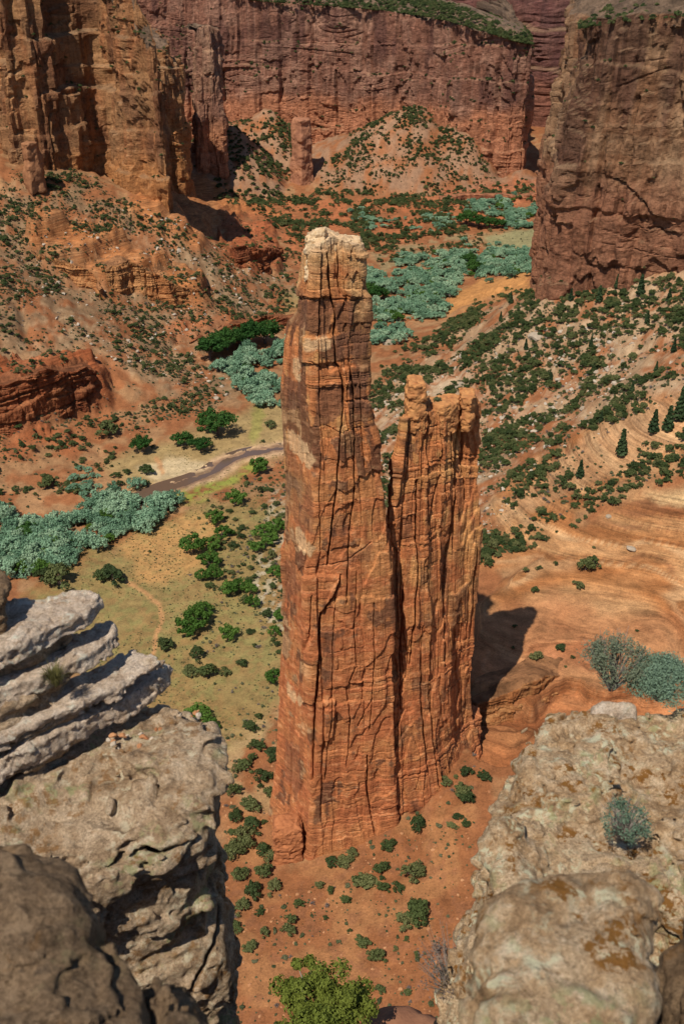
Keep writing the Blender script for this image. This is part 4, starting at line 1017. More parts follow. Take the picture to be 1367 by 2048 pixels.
KIND = {}
def kind(key, n, mat, bark, r0, top, **kw):
    vs = []
    for i in range(n):
        m, cens = crown(key + '_crown', 1000 + 37 * len(KIND) + i, mat, **kw)
        vs.append((m, trunkmesh(key + '_trunk', cens, bark, r0, top)))
    KIND[key] = vs
kind('juniper_tree', 6, L_JUN, BARK, 0.045, 0.4, ncl=26, nlf=62, size=0.036, rx=0.52, rz=0.5, zc=0.42, cr=(0.08, 0.18))
kind('oak_tree', 5, L_OAK, BARK, 0.04, 0.45, ncl=28, nlf=64, size=0.034, rx=0.58, rz=0.46, zc=0.45, cr=(0.08, 0.17))
kind('cottonwood_tree', 5, L_COT, BARK, 0.045, 0.45, ncl=46, nlf=85, size=0.025, rx=0.58, rz=0.48, zc=0.48, cr=(0.07, 0.16))
kind('olive_tree', 6, L_OLV, BARKG, 0.04, 0.4, ncl=26, nlf=60, size=0.034, rx=0.6, rz=0.44, zc=0.4, cr=(0.08, 0.18))
kind('fir_tree', 3, L_FIR, BARK, 0.03, 0.9, ncl=46, nlf=22, size=0.042, rx=0.2, shape='cone')
def shrubs(key, n, mat, **kw):
    KIND[key] = [(crown(key + '_shape', 5000 + 31 * len(KIND) + i, mat, **kw)[0], None) for i in range(n)]
shrubs('low_shrub', 5, mat_leaf('brush_leaf', (0.05, 0.065, 0.028), (0.10, 0.112, 0.05), 0.15, (0.18, 0.17, 0.095)), ncl=9, nlf=34, size=0.075, rx=0.42, rz=0.3, zc=0.28, cr=(0.18, 0.28))
shrubs('grey_shrub', 4, L_GRY, ncl=8, nlf=34, size=0.07, rx=0.42, rz=0.35, zc=0.32, cr=(0.14, 0.26), asp=0.25)
shrubs('sage_tuft', 3, L_SAG, ncl=6, nlf=20, size=0.1, rx=0.4, rz=0.28, zc=0.26, cr=(0.15, 0.25))
shrubs('grass_tuft', 3, L_GRS, ncl=6, nlf=14, size=0.12, rx=0.45, rz=0.15, zc=0.12, cr=(0.12, 0.22), asp=0.5)

def stone(name, seed, mat, sub=2):
    r = np.random.default_rng(seed)
    n = 9; th = np.linspace(0, np.pi, n); ph = np.linspace(0, 2 * np.pi, 12, endpoint=False)
    u = np.stack([np.sin(th)[:, None] * np.cos(ph), np.sin(th)[:, None] * np.sin(ph), np.cos(th)[:, None] + 0 * ph], -1)
    rad = np.ones(u.shape[:2])
    for _ in range(9):
        d = r.normal(size=3); d /= np.linalg.norm(d); k = r.uniform(0.5, 0.85)
        rad = np.minimum(rad, k / np.maximum((u * d).sum(-1), 1e-3))
    V = u * rad[..., None] * np.array([1, r.uniform(0.6, 0.95), r.uniform(0.45, 0.75)]) * 0.62
    V += 0.02 * r.normal(size=V.shape)
    V[0] = V[0].mean(0); V[-1] = V[-1].mean(0)
    return mesh_np(name, V, gridfaces(n, 12, True), mat, smooth=False)
ST_P = mat_leaf('pale_stone', (0.28, 0.215, 0.15), (0.47, 0.39, 0.30), 0.0); ST_R = mat_leaf('red_stone', (0.30, 0.12, 0.05), (0.45, 0.23, 0.11), 0.0)
KIND['pale_stone'] = [(stone('pale_stone_shape', 60 + i, ST_P), None) for i in range(5)]
KIND['red_stone'] = [(stone('red_stone_shape', 70 + i, ST_R), None) for i in range(5)]

def scatter(name, pts, size, key, zsq=None):
    """uncountable small growth: one object that instances a few shapes on points"""
    n = len(pts); r = np.random.default_rng(len(name) + n)
    m = bpy.data.meshes.new(name); m.vertices.add(n); m.vertices.foreach_set('co', np.asarray(pts, np.float32).ravel())
    for an, ty, va in (('scl', 'FLOAT', np.asarray(size, np.float32)), ('rot', 'FLOAT', r.uniform(0, 6.28, n).astype(np.float32)), ('pick', 'INT', r.integers(0, 999, n).astype(np.int32))):
        at = m.attributes.new(an, ty, 'POINT'); at.data.foreach_set('value', va)
    col = bpy.data.collections.new(name + '_shapes')
    for i, (cm, tm) in enumerate(KIND[key]):
        col.objects.link(bpy.data.objects.new('%s_%d' % (key, i), cm))
    o = link(name, m); g = bpy.data.node_groups.new(name, 'GeometryNodeTree')
    g.interface.new_socket('Geometry', in_out='INPUT', socket_type='NodeSocketGeometry'); g.interface.new_socket('Geometry', in_out='OUTPUT', socket_type='NodeSocketGeometry')
    N = g.nodes; L = g.links; gi = N.new('NodeGroupInput'); go = N.new('NodeGroupOutput')
    ip = N.new('GeometryNodeInstanceOnPoints'); ci = N.new('GeometryNodeCollectionInfo'); ci.inputs['Collection'].default_value = col
    ci.inputs['Separate Children'].default_value = True; ci.inputs['Reset Children'].default_value = True; ip.inputs['Pick Instance'].default_value = True
    def attr(nm, ty):
        a = N.new('GeometryNodeInputNamedAttribute'); a.data_type = ty; a.inputs['Name'].default_value = nm
        return [q for q in a.outputs if q.enabled and q.name == 'Attribute'][0]
    vs_ = N.new('ShaderNodeVectorMath'); vs_.operation = 'SCALE'; vs_.inputs[0].default_value = (1, 1, 1)
    rv_ = N.new('FunctionNodeRandomValue'); rv_.data_type = 'FLOAT_VECTOR'; rv_.inputs['Min'].default_value = (0.75, 0.7, 0.55); rv_.inputs['Max'].default_value = (1.25, 1.1, 1.1)
    L.new(rv_.outputs[0], vs_.inputs[0]); L.new(attr('scl', 'FLOAT'), vs_.inputs['Scale'])
    cx = N.new('ShaderNodeCombineXYZ'); L.new(attr('rot', 'FLOAT'), cx.inputs['Z'])
    L.new(gi.outputs[0], ip.inputs['Points']); L.new(ci.outputs[0], ip.inputs['Instance']); L.new(attr('pick', 'INT'), ip.inputs['Instance Index'])
    L.new(cx.outputs[0], ip.inputs['Rotation']); L.new(vs_.outputs[0], ip.inputs['Scale']); L.new(ip.outputs[0], go.inputs[0])
    md = o.modifiers.new('scatter', 'NODES'); md.node_group = g
    tag(o, kind='stuff'); return o

def plant(key, loc, size, label, cat, group, r, zs=1.0, vi=None):
    vs = KIND[key]; cm, tm = vs[int(r.integers(len(vs))) if vi is None else vi]
    s = size * 1.0
    if tm is None:
        o = link(key, cm)
    else:
        o = empty(key)
    o.location = loc; o.rotation_euler = (0, 0, r.uniform(0, 6.28)); o.scale = (s * r.uniform(0.85, 1.2), s * r.uniform(0.75, 1.05), s * zs) if key != 'fir_tree' else (s, s, s)
    if tm is not None:
        link('trunk', tm, o); link('crown', cm, o)
    return tag(o, label, cat, group)

# ------------------------------------------------------------------ where things grow
NCAND = 420000
cy_ = 70 + (1640 - 70) * np.sqrt(rng.random(NCAND)); cx_ = rng.uniform(-0.42, 0.42, NCAND) * (cy_ + 60)
AREA = 0.42 * 2 * ((1640 + 60) ** 2 - (130) ** 2) / 2
DEN = NCAND / AREA                                # candidates per square metre (slightly more near the view)
czz = gz_at(cx_, cy_); cpt = np.stack([cx_, cy_, czz], -1); qx, qy, qd = proj(cpt)
cn = fbm(cx_ / 26, cy_ / 26, o=3, seed=700); cn2 = fbm(cx_ / 8, cy_ / 8, o=2, seed=701)
rdc = linedist(cx_, cy_, RIV)
inframe = (qx > -130) & (qx < 1500) & (qy < 2130) & (rdc > 6.5)
# nothing grows inside the spire
TP = [tuple(p) for p in np.array([l[1] for l in lev])[0]]; SP = [tuple(p) for p in np.array([l[1] for l in lev2])[0]]
clear = (polysdf(cx_, cy_, TP) > 3) & (polysdf(cx_, cy_, SP) > 3)
def wallside(x, y): return (polysdf(x, y, [(RC[i][0] - 2, RC[i][1]) for i in range(len(RC))] + [(900, 400), (900, 1100)]) > 4) & (polysdf(x, y, [(p[0], p[1]) for p in LW] + [(-900, 1500), (-900, 700)]) > 4) & (polysdf(x, y, [(p[0], p[1]) for p in TW]) > 4)
clear &= wallside(cx_, cy_)
used = ~(inframe & clear)

def pick(poly, dens, clump=0.0, soft=14, cond=None, seed=0):
    d = polysdf(qx, qy, poly) + 12 * cn2
    m = sstep(soft, -soft, d) * dens / DEN
    if clump: m = m * np.clip(1 + clump * 2.2 * cn + clump * 0.8 * cn2, 0, 3)
    if cond is not None: m = m * cond
    global used
    ok = (rng.random(NCAND) < m) & ~used
    used = used | ok
    return np.nonzero(ok)[0]

ALL = {}                                          # key -> list of (points, sizes, label)
def put(key, idx, smin, smax, label, p=1.7):
    if len(idx) == 0: return
    s = smin + (smax - smin) * rng.random(len(idx)) ** p
    ALL.setdefault(key, []).append((cpt[idx], s, label))
def put_px(key, lst, label):
    P_, S_, L_ = [], [], []
    for x, y, w, *l in lst:
        p = hit(x, y); P_.append(p); S_.append(w * (p[1] * ct - p[2] * st) / FPX); L_.append(l[0] if l else label)
    ALL.setdefault(key, []).append((np.array(P_), np.array(S_), L_))
    global used
    for p, s in zip(P_, S_): used |= (np.hypot(cx_ - p[0], cy_ - p[1]) < s * 0.5)

OL = {'near': [(-140,1060),(0,1040),(60,1015),(150,1035),(230,990),(310,985),(365,1010),(330,1038),(240,1075),(170,1115),(110,1150),(0,1165),(-140,1190)],
      'left': [(425,740),(440,715),(480,700),(580,690),(575,815),(520,810),(480,775)],
      'gap': [(738,700),(735,650),(762,605),(740,570),(740,548),(800,520),(880,512),(930,500),(1075,497),(1075,545),(990,550),(930,562),(895,590),(885,640),(830,655),(790,700)],
      'far': [(935,408),(1000,402),(1075,416),(1075,468),(1000,457),(930,437)]}
put_px('cottonwood_tree', [(435,872,80,'broadest cottonwood on the flat, round crown above the stream bend'),(402,905,46,'cottonwood nearest the stream bend, between the broad one and the bank'),(365,893,50,'cottonwood just beside the pale sandy patch, next to the broad one'),(285,905,52,'lone cottonwood at the end of the row nearest the red outcrop')], 'broad dark green cottonwood on the open flat near the stream bend')
put_px('cottonwood_tree', [(420,718,62),(455,700,62),(500,690,66),(530,688,64),(478,690,50),(432,703,52)], 'dark green cottonwood in the clump above the silvery grove')
put_px('cottonwood_tree', [(495,752,34,'upper of two dark cottonwoods inside the grove between talus and tall tower'),(497,775,30,'lower of two dark cottonwoods inside the grove between talus and tall tower'),(60,1075,44,'lone dark cottonwood inside the near olive thicket')], 'dark green cottonwood surrounded by silvery olive trees')
put_px('cottonwood_tree', [(753,603,46),(738,592,40),(765,598,30)], 'dark green cottonwood just behind the top of the tall tower')
put_px('cottonwood_tree', [(932,452,42),(955,457,40),(978,457,34),(1000,457,26)], 'dark green cottonwood at the edge of the far olive grove')
put_px('cottonwood_tree', [(938,530,36),(945,548,38),(958,545,30)], 'dark green cottonwood inside the olive grove beyond the spire')
put_px('oak_tree', [(520,945,46,'bright oak closest to the stream, touching the edge of the tall tower'),(470,1010,44),(432,1045,38),(388,1105,52,'broad oak at the left edge of the upper oak group above the footpath'),(425,1100,40),(445,1078,40),(405,1160,30),(420,1135,46),(430,1160,40),(460,1190,38),(480,1185,44),(500,1190,36),(375,1270,56,'left half of the largest oak clump, beside the footpath'),(395,1250,58,'widest oak of the flat, upper part of the clump beside the footpath'),(412,1232,40),(455,1280,46,'oak standing alone to the right of the largest clump by the footpath'),(505,1215,36),(528,1075,44),(540,1090,36),(550,1065,40),(515,1105,34),(547,1365,40,'bright oak pressed against the left face of the tall tower halfway down'),(398,1440,46,'bright oak half hidden behind the far edge of the tan ledge'),(420,1460,40),(550,1150,28),(560,1240,30),(548,1270,30)], 'bright green oak on the flat beside the tall tower')
put_px('juniper_tree', [(334,1297,44,'round dark juniper right beside the footpath on the flat'),(415,1355,40,'round juniper below the lone oak, larger of a close pair'),(450,1348,24,'small ball of juniper beside a larger round juniper on the flat'),(380,1350,40),(395,1318,34),(300,1105,10),(500,1460,36),(228,1160,60,'broad juniper at the head of the footpath below the near thicket'),(205,1160,40),(120,1170,70,'widest juniper, just behind the topmost pale slab'),(90,1165,44),(500,1268,22),(485,1330,26),(540,855,24,'lone juniper on the grass between the stream and the silvery grove'),(525,885,10),(255,948,16),(240,972,20),(292,972,18),(293,950,30),(215,870,50,'broad juniper at the foot of the layered red outcrop'),(95,975,34)], 'dark juniper standing on the grassy valley flat')
put_px('juniper_tree', [(833,1660,42,'juniper growing against the foot of the shorter tower, front centre'),(776,1698,32,'small juniper at the foot of the spire below the cleft'),(826,1755,50,'large round juniper on bare red earth below the juniper at the front foot'),(762,1745,36),(730,1772,46),(716,1765,26),(767,1780,26),(795,1780,26),(832,1838,56,'largest juniper of the bare red slope, upper half of a pair of crowns'),(808,1850,44,'lower half of the largest pair of juniper crowns on the bare red slope'),(727,1890,34,'upper of two junipers just above the bright green pinyon'),(753,1920,40,'lower of two junipers just beside the top of the bright green pinyon'),(690,1805,26),(640,1775,22),(598,1812,24),(578,1868,36),(582,1845,26),(703,1712,24),(665,1732,34),(690,1728,30),(926,1595,46,'larger juniper in the gap between spire and lichen ledge'),(930,1605,40),(930,1552,30),(966,1560,28),(913,1638,22),(888,1570,26,'small juniper at the right hand corner of the shorter tower foot'),(930,1655,22),(508,1790,40),(485,1820,36),(548,1780,34),(500,1900,30),(530,1750,36),(470,1710,44),(492,1695,44),(505,1660,40),(525,1705,34),(468,1860,34),(520,1830,20),(660,1785,18),(486,1680,40),(470,1640,34),(500,1620,40),(525,1560,36),(540,1590,30),(470,1590,34),(490,1540,34),(515,1500,34),(545,1510,30),(760,1985,28),(700,1995,40),(480,1760,36),(465,1900,28),(530,1870,24),(790,1900,14),(540,1720,30)], 'green juniper on the red earth around the foot of the spire')
put_px('fir_tree', [(1240,912,60,'tallest single fir standing at the edge of the pale slickrock'),(1158,955,40,'small fir lowest down the slickrock edge'),(1304,868,52),(1333,862,56),(1357,840,74,'largest fir, cut by the frame above the scrub strip'),(1278,592,44,'fir right under the base of the sheer cliff'),(1196,606,36,'second fir along the base of the sheer cliff, nearer its corner'),(1050,700,24),(1020,608,26),(1140,602,26),(1232,578,30),(1335,606,30),(1000,642,20),(1292,648,28),(1180,695,24),(1345,705,30),(1100,765,22),(1262,785,26),(1200,845,26),(1310,745,24)], 'dark pointed fir on the slope below the sheer cliff')
put('oak_tree', np.concatenate([pick(OL[k_], 0.0028, 0.8, 4) for k_ in OL]), 5, 11, 'deep green tree among the silvery olives')
for key in ('near', 'left', 'gap', 'far'):
    i = pick(OL[key], {'near': 0.045, 'left': 0.05, 'gap': 0.030, 'far': 0.024}[key], 0.9, 8)
    put('olive_tree', i, 4.5, 13.0, {'near': 'silvery olive tree in the thicket at the near bend of the wash', 'left': 'silvery olive tree in the grove between talus and tall tower', 'gap': 'silvery olive tree in the long grove beyond the spire', 'far': 'silvery olive tree in the farthest grove'}[key], 1.2)
put('olive_tree', pick([(690,440),(800,430),(920,438),(900,455),(760,458)], 0.012, 0.8, 8), 6, 10, 'silvery olive tree in the far row of bushes')
put('olive_tree', pick([(140,940),(200,940),(210,990),(150,985)], 0.02, 0, 6), 5, 8, 'silvery olive tree alone on the red flat')
put('juniper_tree', pick([(370,1150),(380,1060),(430,985),(500,930),(572,915),(572,1330),(500,1330),(470,1200),(420,1180)], 0.013, 0.8), 1.8, 6, 'green juniper on the stony flat beside the tall tower')
put('juniper_tree', pick([(440,1450),(560,1440),(555,1760),(440,2060)], 0.010, 0.5), 2.5, 5.5, 'green juniper on the red earth around the foot of the spire')
put('juniper_tree', pick([(540,1760),(700,1690),(880,1590),(960,1480),(960,1600),(900,2060),(500,2060)], 0.003, 0.6), 2.0, 5.0, 'green juniper on the red earth around the foot of the spire')
RT_ = [(740,800),(770,740),(900,645),(1070,588),(1500,540),(1500,860),(1200,1010),(960,1130),(950,760),(740,1060)]
put('juniper_tree', pick(RT_, 0.08, 1.0, 18), 1.6, 6.6, 'dark juniper among pale boulders on the talus below the sheer cliff', 1.8)
put('juniper_tree', pick([(1180,600),(1300,560),(1500,540),(1500,720),(1300,700),(1180,650)], 0.02, 0.5), 3, 6.5, 'dark juniper among pale boulders on the talus below the sheer cliff', 1.2)
put('juniper_tree', pick([(740,840),(760,700),(900,640),(1000,590),(1060,590),(900,720),(800,800)], 0.025, 0.6), 3, 6.5, 'dark juniper among pale boulders on the talus below the sheer cliff')
put('juniper_tree', pick([(1500,850),(1340,900),(1240,945),(1150,990),(960,1090),(945,1150),(1010,1120),(1150,1060),(1290,985),(1500,940)], 0.075, 0.4, 12), 2.4, 5.5, 'dark juniper in the strip of scrub between bare slickrock slopes')
put('juniper_tree', pick([(960,1140),(1200,1080),(1500,1050),(1500,1420),(950,1420)], 0.0011, 1.0), 1.6, 4.0, 'small juniper rooted in the bare orange slickrock')
put_px('juniper_tree', [(1068,1184,18,'lone small juniper on slickrock just above the tip of the spire shadow'),(1155,1176,24),(1170,1140,40,'broadest juniper on the open orange slickrock'),(1185,1135,30),(1110,1130,14),(1070,1322,26,'juniper at the lip of the red basin by the edge of the spire shadow'),(1120,1300,24),(1050,1145,16)], 'small juniper rooted in the bare orange slickrock')
LT_ = [(-140,420),(100,320),(260,400),(400,480),(560,560),(590,645),(400,690),(450,800),(350,840),(200,880),(-140,1000)]
put('juniper_tree', pick(LT_, 0.036, 1.0, 18, cond=1 - 0.6 * sstep(-10, 10, -polysdf(qx, qy, [(-60,745),(60,735),(200,720),(228,770),(120,840),(-60,870)]))), 1.4, 5.0, 'dark juniper dotted over the tan talus under the left canyon wall'.replace('left ', ''), 1.5)
put('juniper_tree', pick([(-140,850),(200,850),(300,900),(230,960),(100,1000),(0,1050),(-140,1050)], 0.022, 0.7), 3, 6.5, 'dark juniper in the red scrub before the near olive thicket')
put('juniper_tree', pick([(480,390),(1060,395),(1060,440),(760,500),(620,500),(560,460)], 0.020, 1.0, 10), 3.5, 8, 'dark juniper on the red flats of the far valley', 1.3)
put('juniper_tree', pick([(430,330),(560,380),(1060,370),(1060,400),(700,410),(430,400)], 0.014, 0.9, 10), 3.5, 8, 'dark juniper on the red flats of the far valley', 1.3)
put('juniper_tree', pick([(740,480),(960,460),(980,520),(800,530),(740,560),(700,470)], 0.010, 0.8, 8), 3, 7, 'dark juniper on the red flats of the far valley')
put('juniper_tree', pick([(430,480),(620,450),(620,620),(560,640)], 0.010, 0.8, 8), 2.5, 6, 'dark juniper on the red flats of the far valley')
CN_ = [(640,380),(700,270),(840,200),(900,240),(960,290),(990,370),(870,370)]
put('juniper_tree', pick(CN_, 0.034, 0.6, 8), 2.0, 6.0, 'dark juniper on the fans of scree under the far wall', 1.3)
put('juniper_tree', pick([(810,210),(850,200),(850,260),(700,340),(640,340),(700,290)], 0.03, 0.3, 6), 3.5, 7, 'dark juniper on the fans of scree under the far wall', 1.3)
put('juniper_tree', pick([(900,225),(935,235),(930,290),(850,330),(800,340),(860,280)], 0.03, 0.3, 6), 3.5, 7, 'dark juniper on the fans of scree under the far wall', 1.3)
put('juniper_tree', pick([(380,290),(450,250),(560,230),(620,280),(590,360),(480,360),(400,340)], 0.034, 0.6, 8), 3, 7, 'dark juniper on the fans of scree under the far wall', 1.3)

CATS = {'juniper_tree': ('tree', 'junipers scattered over the canyon'), 'oak_tree': ('tree', 'bright green broadleaf trees of the valley floor'), 'cottonwood_tree': ('tree', 'cottonwoods of the valley floor'),
        'olive_tree': ('tree', 'silvery olive trees along the wash'), 'fir_tree': ('tree', 'firs on the slope below the sheer cliff')}
STUFFN = {'juniper_tree': 'distant_scrub', 'olive_tree': 'olive_thicket'}
LIM = 290
pr = np.random.default_rng(5)
for key, lst in ALL.items():
    P_ = np.concatenate([a for a, b, c in lst]); S_ = np.concatenate([b for a, b, c in lst]); Lb = sum([(c if isinstance(c, list) else [c] * len(a)) for a, b, c in lst], [])
    x, y, d = proj(P_ + np.array([0, 0, 1]) * (S_ * 0.5)[:, None]); pxs = S_ * FPX / d
    vis = visible(P_ + np.array([0, 0, 1]) * (S_ * 0.8)[:, None])
    order = np.argsort(-np.where(vis, pxs, 0)); solo = [i for i in order[:LIM] if vis[i]]
    if key not in STUFFN: solo = [i for i in solo]
    def where(lb, x, y, w):
        if lb.startswith('green juniper on the red earth'):
            sz = 'big' if w > 32 else 'small' if w < 22 else 'middling'
            if x < 565: return '%s green juniper in the strip between the tan ledge and the tall tower' % sz
            if x > 860: return '%s green juniper in the gap between spire and lichen ledge' % sz
            return ('%s green juniper close under the front foot of the spire' if y < 1770 else '%s green juniper on the open red slope above the bright pinyon') % sz
        if 'pale boulders on the talus' in lb:
            sz = 'big' if w > 15 else 'small' if w < 12 else 'middling'
            if y < 700: return '%s dark juniper on the upper talus just under the sheer cliff' % sz
            if x < 960: return '%s dark juniper in the talus seen beside and between the two towers' % sz
            return '%s dark juniper on the lower talus right of the shorter tower' % sz
        if lb.startswith('silvery olive tree'):
            return lb.replace('silvery', 'large silvery' if w > 30 else 'small silvery' if w < 22 else 'silvery')
        if lb.startswith('bright green oak'):
            sz = 'large' if w > 42 else 'small' if w < 34 else 'bright green'
            return '%s oak %s' % (sz, 'high up the stony flat near the stream, left of the tall tower' if y < 1100 else 'in the middle of the flat, left of the tall tower' if y < 1215 else 'low on the flat near the largest oak clump')
        return lb
    for i in solo:
        Lb[i] = where(Lb[i], x[i], y[i], pxs[i])
        zs = {'juniper_tree': pr.uniform(0.6, 1.1), 'olive_tree': pr.uniform(0.75, 1.35), 'cottonwood_tree': pr.uniform(0.75, 0.95)}.get(key, 0.95)
        plant(key, P_[i], S_[i], Lb[i], CATS[key][0], CATS[key][1], pr, zs)
    if key in STUFFN:
        rest = np.ones(len(P_), bool); rest[solo] = False
        scatter(STUFFN[key], P_[rest], S_[rest], key)
    print(key, len(P_), 'alone', len(solo))

# small stuff: brush, tufts, stones
whole = [(-140,380),(1500,380),(1500,2100),(-140,2100)]
veg = lambda idx, a, b, p=1.5: (cpt[idx], a + (b - a) * rng.random(len(idx)) ** p)
i1 = np.concatenate([pick(RT_, 0.15, 0.6), pick(LT_, 0.15, 0.6), pick(CN_, 0.06, 0.4), pick([(440,1450),(560,1440),(555,1760),(880,1590),(960,1480),(900,2060),(440,2060)], 0.03, 0.5), pick([(370,1150),(430,985),(572,915),(572,1450),(440,1450)], 0.03, 0.6), pick([(-140,850),(300,900),(0,1050),(-140,1050)], 0.03, 0.4), pick([(480,390),(1060,395),(1060,480),(560,600),(450,480)], 0.012, 0.5)])
scatter('low_brush', *veg(i1, 0.6, 2.4), 'low_shrub')
i2 = np.concatenate([pick(RT_, 0.018, 0.4), pick([(440,1450),(560,1440),(555,1760),(880,1590),(960,1480),(900,2060),(440,2060)], 0.008, 0.4), pick([(370,1150),(430,985),(572,915),(572,1450),(440,1450)], 0.012, 0.4), pick(LT_, 0.008, 0.3)])
scatter('bare_grey_brush', *veg(i2, 0.9, 3.2), 'grey_shrub')
i3 = np.concatenate([pick([(100,1130),(330,1030),(572,1000),(572,1450),(440,1480),(250,1450)], 0.10, 0.9), pick([(700,1690),(880,1590),(960,1480),(900,2060),(440,2060),(560,1760)], 0.10, 0.6)])
scatter('sparse_tufts', *veg(i3, 0.35, 1.1), 'low_shrub')
i6 = np.concatenate([pick([(100,1120),(330,1030),(400,960),(572,880),(572,1450),(440,1520),(250,1480)], 0.22, 0.7), pick([(210,920),(330,890),(470,830),(575,810),(575,900),(420,950)], 0.1, 0.8)])
scatter('dry_grass', *veg(i6, 0.4, 1.3), 'grass_tuft')
i4 = np.concatenate([pick([(740,840),(800,740),(960,700),(1100,640),(1250,640),(1250,760),(1060,950),(960,1110),(740,1100)], 0.16, 0.5), pick([(1100,600),(1500,560),(1500,800),(1200,900)], 0.07, 0.5), pick([(500,1160),(572,930),(572,1260)], 0.12, 0.6), pick([(-140,480),(300,420),(560,560),(450,790),(200,720)], 0.07, 0.5)])
P4, S4 = veg(i4, 0.5, 3.4, 3.2)
vis4 = visible(P4 + np.array([0, 0, 0.6])); px4 = np.where(vis4, S4 * FPX / proj(P4)[2], 0); o4 = np.argsort(-px4)
solo4 = [j for j in o4[:240] if px4[j] > 6.5]; rest4 = np.ones(len(P4), bool); rest4[solo4] = False
for j in solo4:
    o = plant('pale_stone', P4[j], S4[j] * 1.25, ('large ' if px4[j] > 11 else 'small ') + ('pale boulder high on the talus under the sheer cliff' if qy[i4][j] < 720 else 'pale boulder on the talus between the two towers' if qx[i4][j] < 960 else 'pale boulder low on the talus right of the shorter tower') if P4[j][0] > 20 else 'pale boulder lying in the stones by the tall tower' if qx[i4][j] > 480 else 'pale boulder on the tan slope under the shaded wall', 'boulder', 'fallen pale boulders', pr); o.name = 'boulder'
scatter('scree', P4[rest4], S4[rest4], 'pale_stone')
i5 = np.concatenate([pick([(440,1450),(560,1440),(555,1760),(880,1590),(960,1480),(960,1600),(900,2060),(440,2060)], 0.28, 0.5), pick([(-140,480),(300,420),(600,560),(600,660),(450,790),(300,900),(-140,1000)], 0.04, 0.5), pick([(480,390),(1060,395),(1060,480),(560,600)], 0.006, 0.3)])
scatter('red_rubble', *veg(i5, 0.2, 1.6, 3.5), 'red_stone')
for (x, y, w, lab) in [(1262,1098,18,'white boulder alone on the orange slickrock'), (1215,1035,14,'tan boulder on the edge of the slickrock below the scrub'), (1068,675,32,'large flat pale boulder high on the talus'), (1020,755,20,'pale boulder in the middle of the talus'), (925,712,22,'long tan slab propped on the talus'), (302,680,17,'pale block on the tan slope above the flat'), (432,798,13,'pale block at the foot of the tan slope'), (775,688,26,'white rock pile at the edge of the long olive grove')]:
    p = hit(x, y); s_ = w * (p[1] * ct - p[2] * st) / FPX
    o = plant('pale_stone', p, s_, lab, 'boulder', None, pr); o.name = 'boulder'
# brush on the ledges of the canyon walls
lp, ls = [], []
for P, nrm, nmax, smin, smax in ((PF, NF, 900, 2.5, 6), (PL_, NL, 420, 2, 4.5), (PR, NRm, 160, 1.5, 3.5)):
    up = np.abs(nrm[..., 2]).ravel(); Q = P.reshape(-1, 3); c = np.nonzero((up > 0.62) & (Q[:, 2] > -235))[0]
    c = rng.choice(c, min(nmax, len(c)), replace=False); lp.append(Q[c]); ls.append(rng.uniform(smin, smax, len(c)))
# and along the rims
for W, nb, dx, dy, smin, smax in ((FW[3:12], 3200, 0, 1, 3, 8), (LW[2:16], 150, -0.7, 0.7, 2, 5), (RC[3:9], 500, 0.7, 0.7, 2, 5.5)):
    W = np.array(W, float); t = rng.uniform(0, len(W) - 1.01, nb); a = W[t.astype(int)]; b = W[t.astype(int) + 1]; p = a + (b - a) * (t % 1)[:, None]
    k_ = 3 + 380 * rng.random(nb) ** 2.0; p[:, 0] += dx * k_; p[:, 1] += dy * k_; p[:, 2] += np.interp(k_, [2, 7, 10, 18, 24, 38, 48, 75, 160, 500], [1, 2, 5, 6.5, 10, 11.5, 14, 15.5, 17, 20]) - 1.5
    lp.append(p); ls.append(rng.uniform(smin, smax, nb))
scatter('ledge_scrub', np.concatenate(lp), np.concatenate(ls), 'juniper_tree')

# ------------------------------------------------------------------ plants close to the viewpoint
def bush(name, loc, w, h, mat, twig, seed, label, cat, n=2600, leaf=0.012, asp=0.35, stems=26, ncl=26, loose=0.5):
    r = np.random.default_rng(seed); root = empty(name, loc); parts = []; tw = []
    for i in range(ncl):
        a = r.uniform(0, 6.28); f = math.sqrt(r.random()); el = math.sqrt(max(0, 1 - f * f * 0.85))
        c = np.array([cos(a) * f * w / 2 * 0.85, sin(a) * f * w / 2 * 0.85, h * (0.25 + 0.62 * el * r.uniform(0.75, 1.0))])
        tw.append(tube((cos(a) * 0.03 * w, sin(a) * 0.03 * w, -0.04), c * np.array([.55, .55, .5]), 0.006, 0.004, 4)); tw.append(tube(c * np.array([.55, .55, .5]), c, 0.004, 0.0015, 4))
        m = n // ncl; u = r.normal(size=(m, 3)); u /= np.linalg.norm(u, axis=1, keepdims=True); rad = w * 0.15 * r.uniform(0.7, 1.2)
        p = c + u * rad * r.uniform(0.2, 1.0, (m, 1)) * np.array([1, 1, 1.15])
        parts.append(leaves(r, p, u + np.array([0, 0, 0.3]), leaf, asp, 0.35))
    for i in range(stems):
        a = r.uniform(0, 6.28); f = r.uniform(0.3, 1.05); e = np.array([cos(a) * f * w / 2, sin(a) * f * w / 2, h * r.uniform(0.5, 1.1)])
        tw.append(tube((0, 0, -0.03), e * .5 + r.normal(size=3) * 0.02, 0.004, 0.003, 4)); tw.append(tube(e * .5 + r.normal(size=3) * 0.0, e, 0.003, 0.001, 4))
    link('foliage', mesh_np('foliage', *join(parts), mat, smooth=False), root); link('stems', mesh_np('stems', *join(tw), twig), root)
    return tag(root, label, cat)
def onrock(x, y, Z): p = unp(x, y, Z); return p
bush('sagebrush', onrock(1316,1392,-5.02), 0.58, 0.32, L_SAG, BARKG, 1, 'round silvery green sagebrush on the rim of the lichen ledge', 'shrub', 16000, 0.010, 0.3, 20, 44)
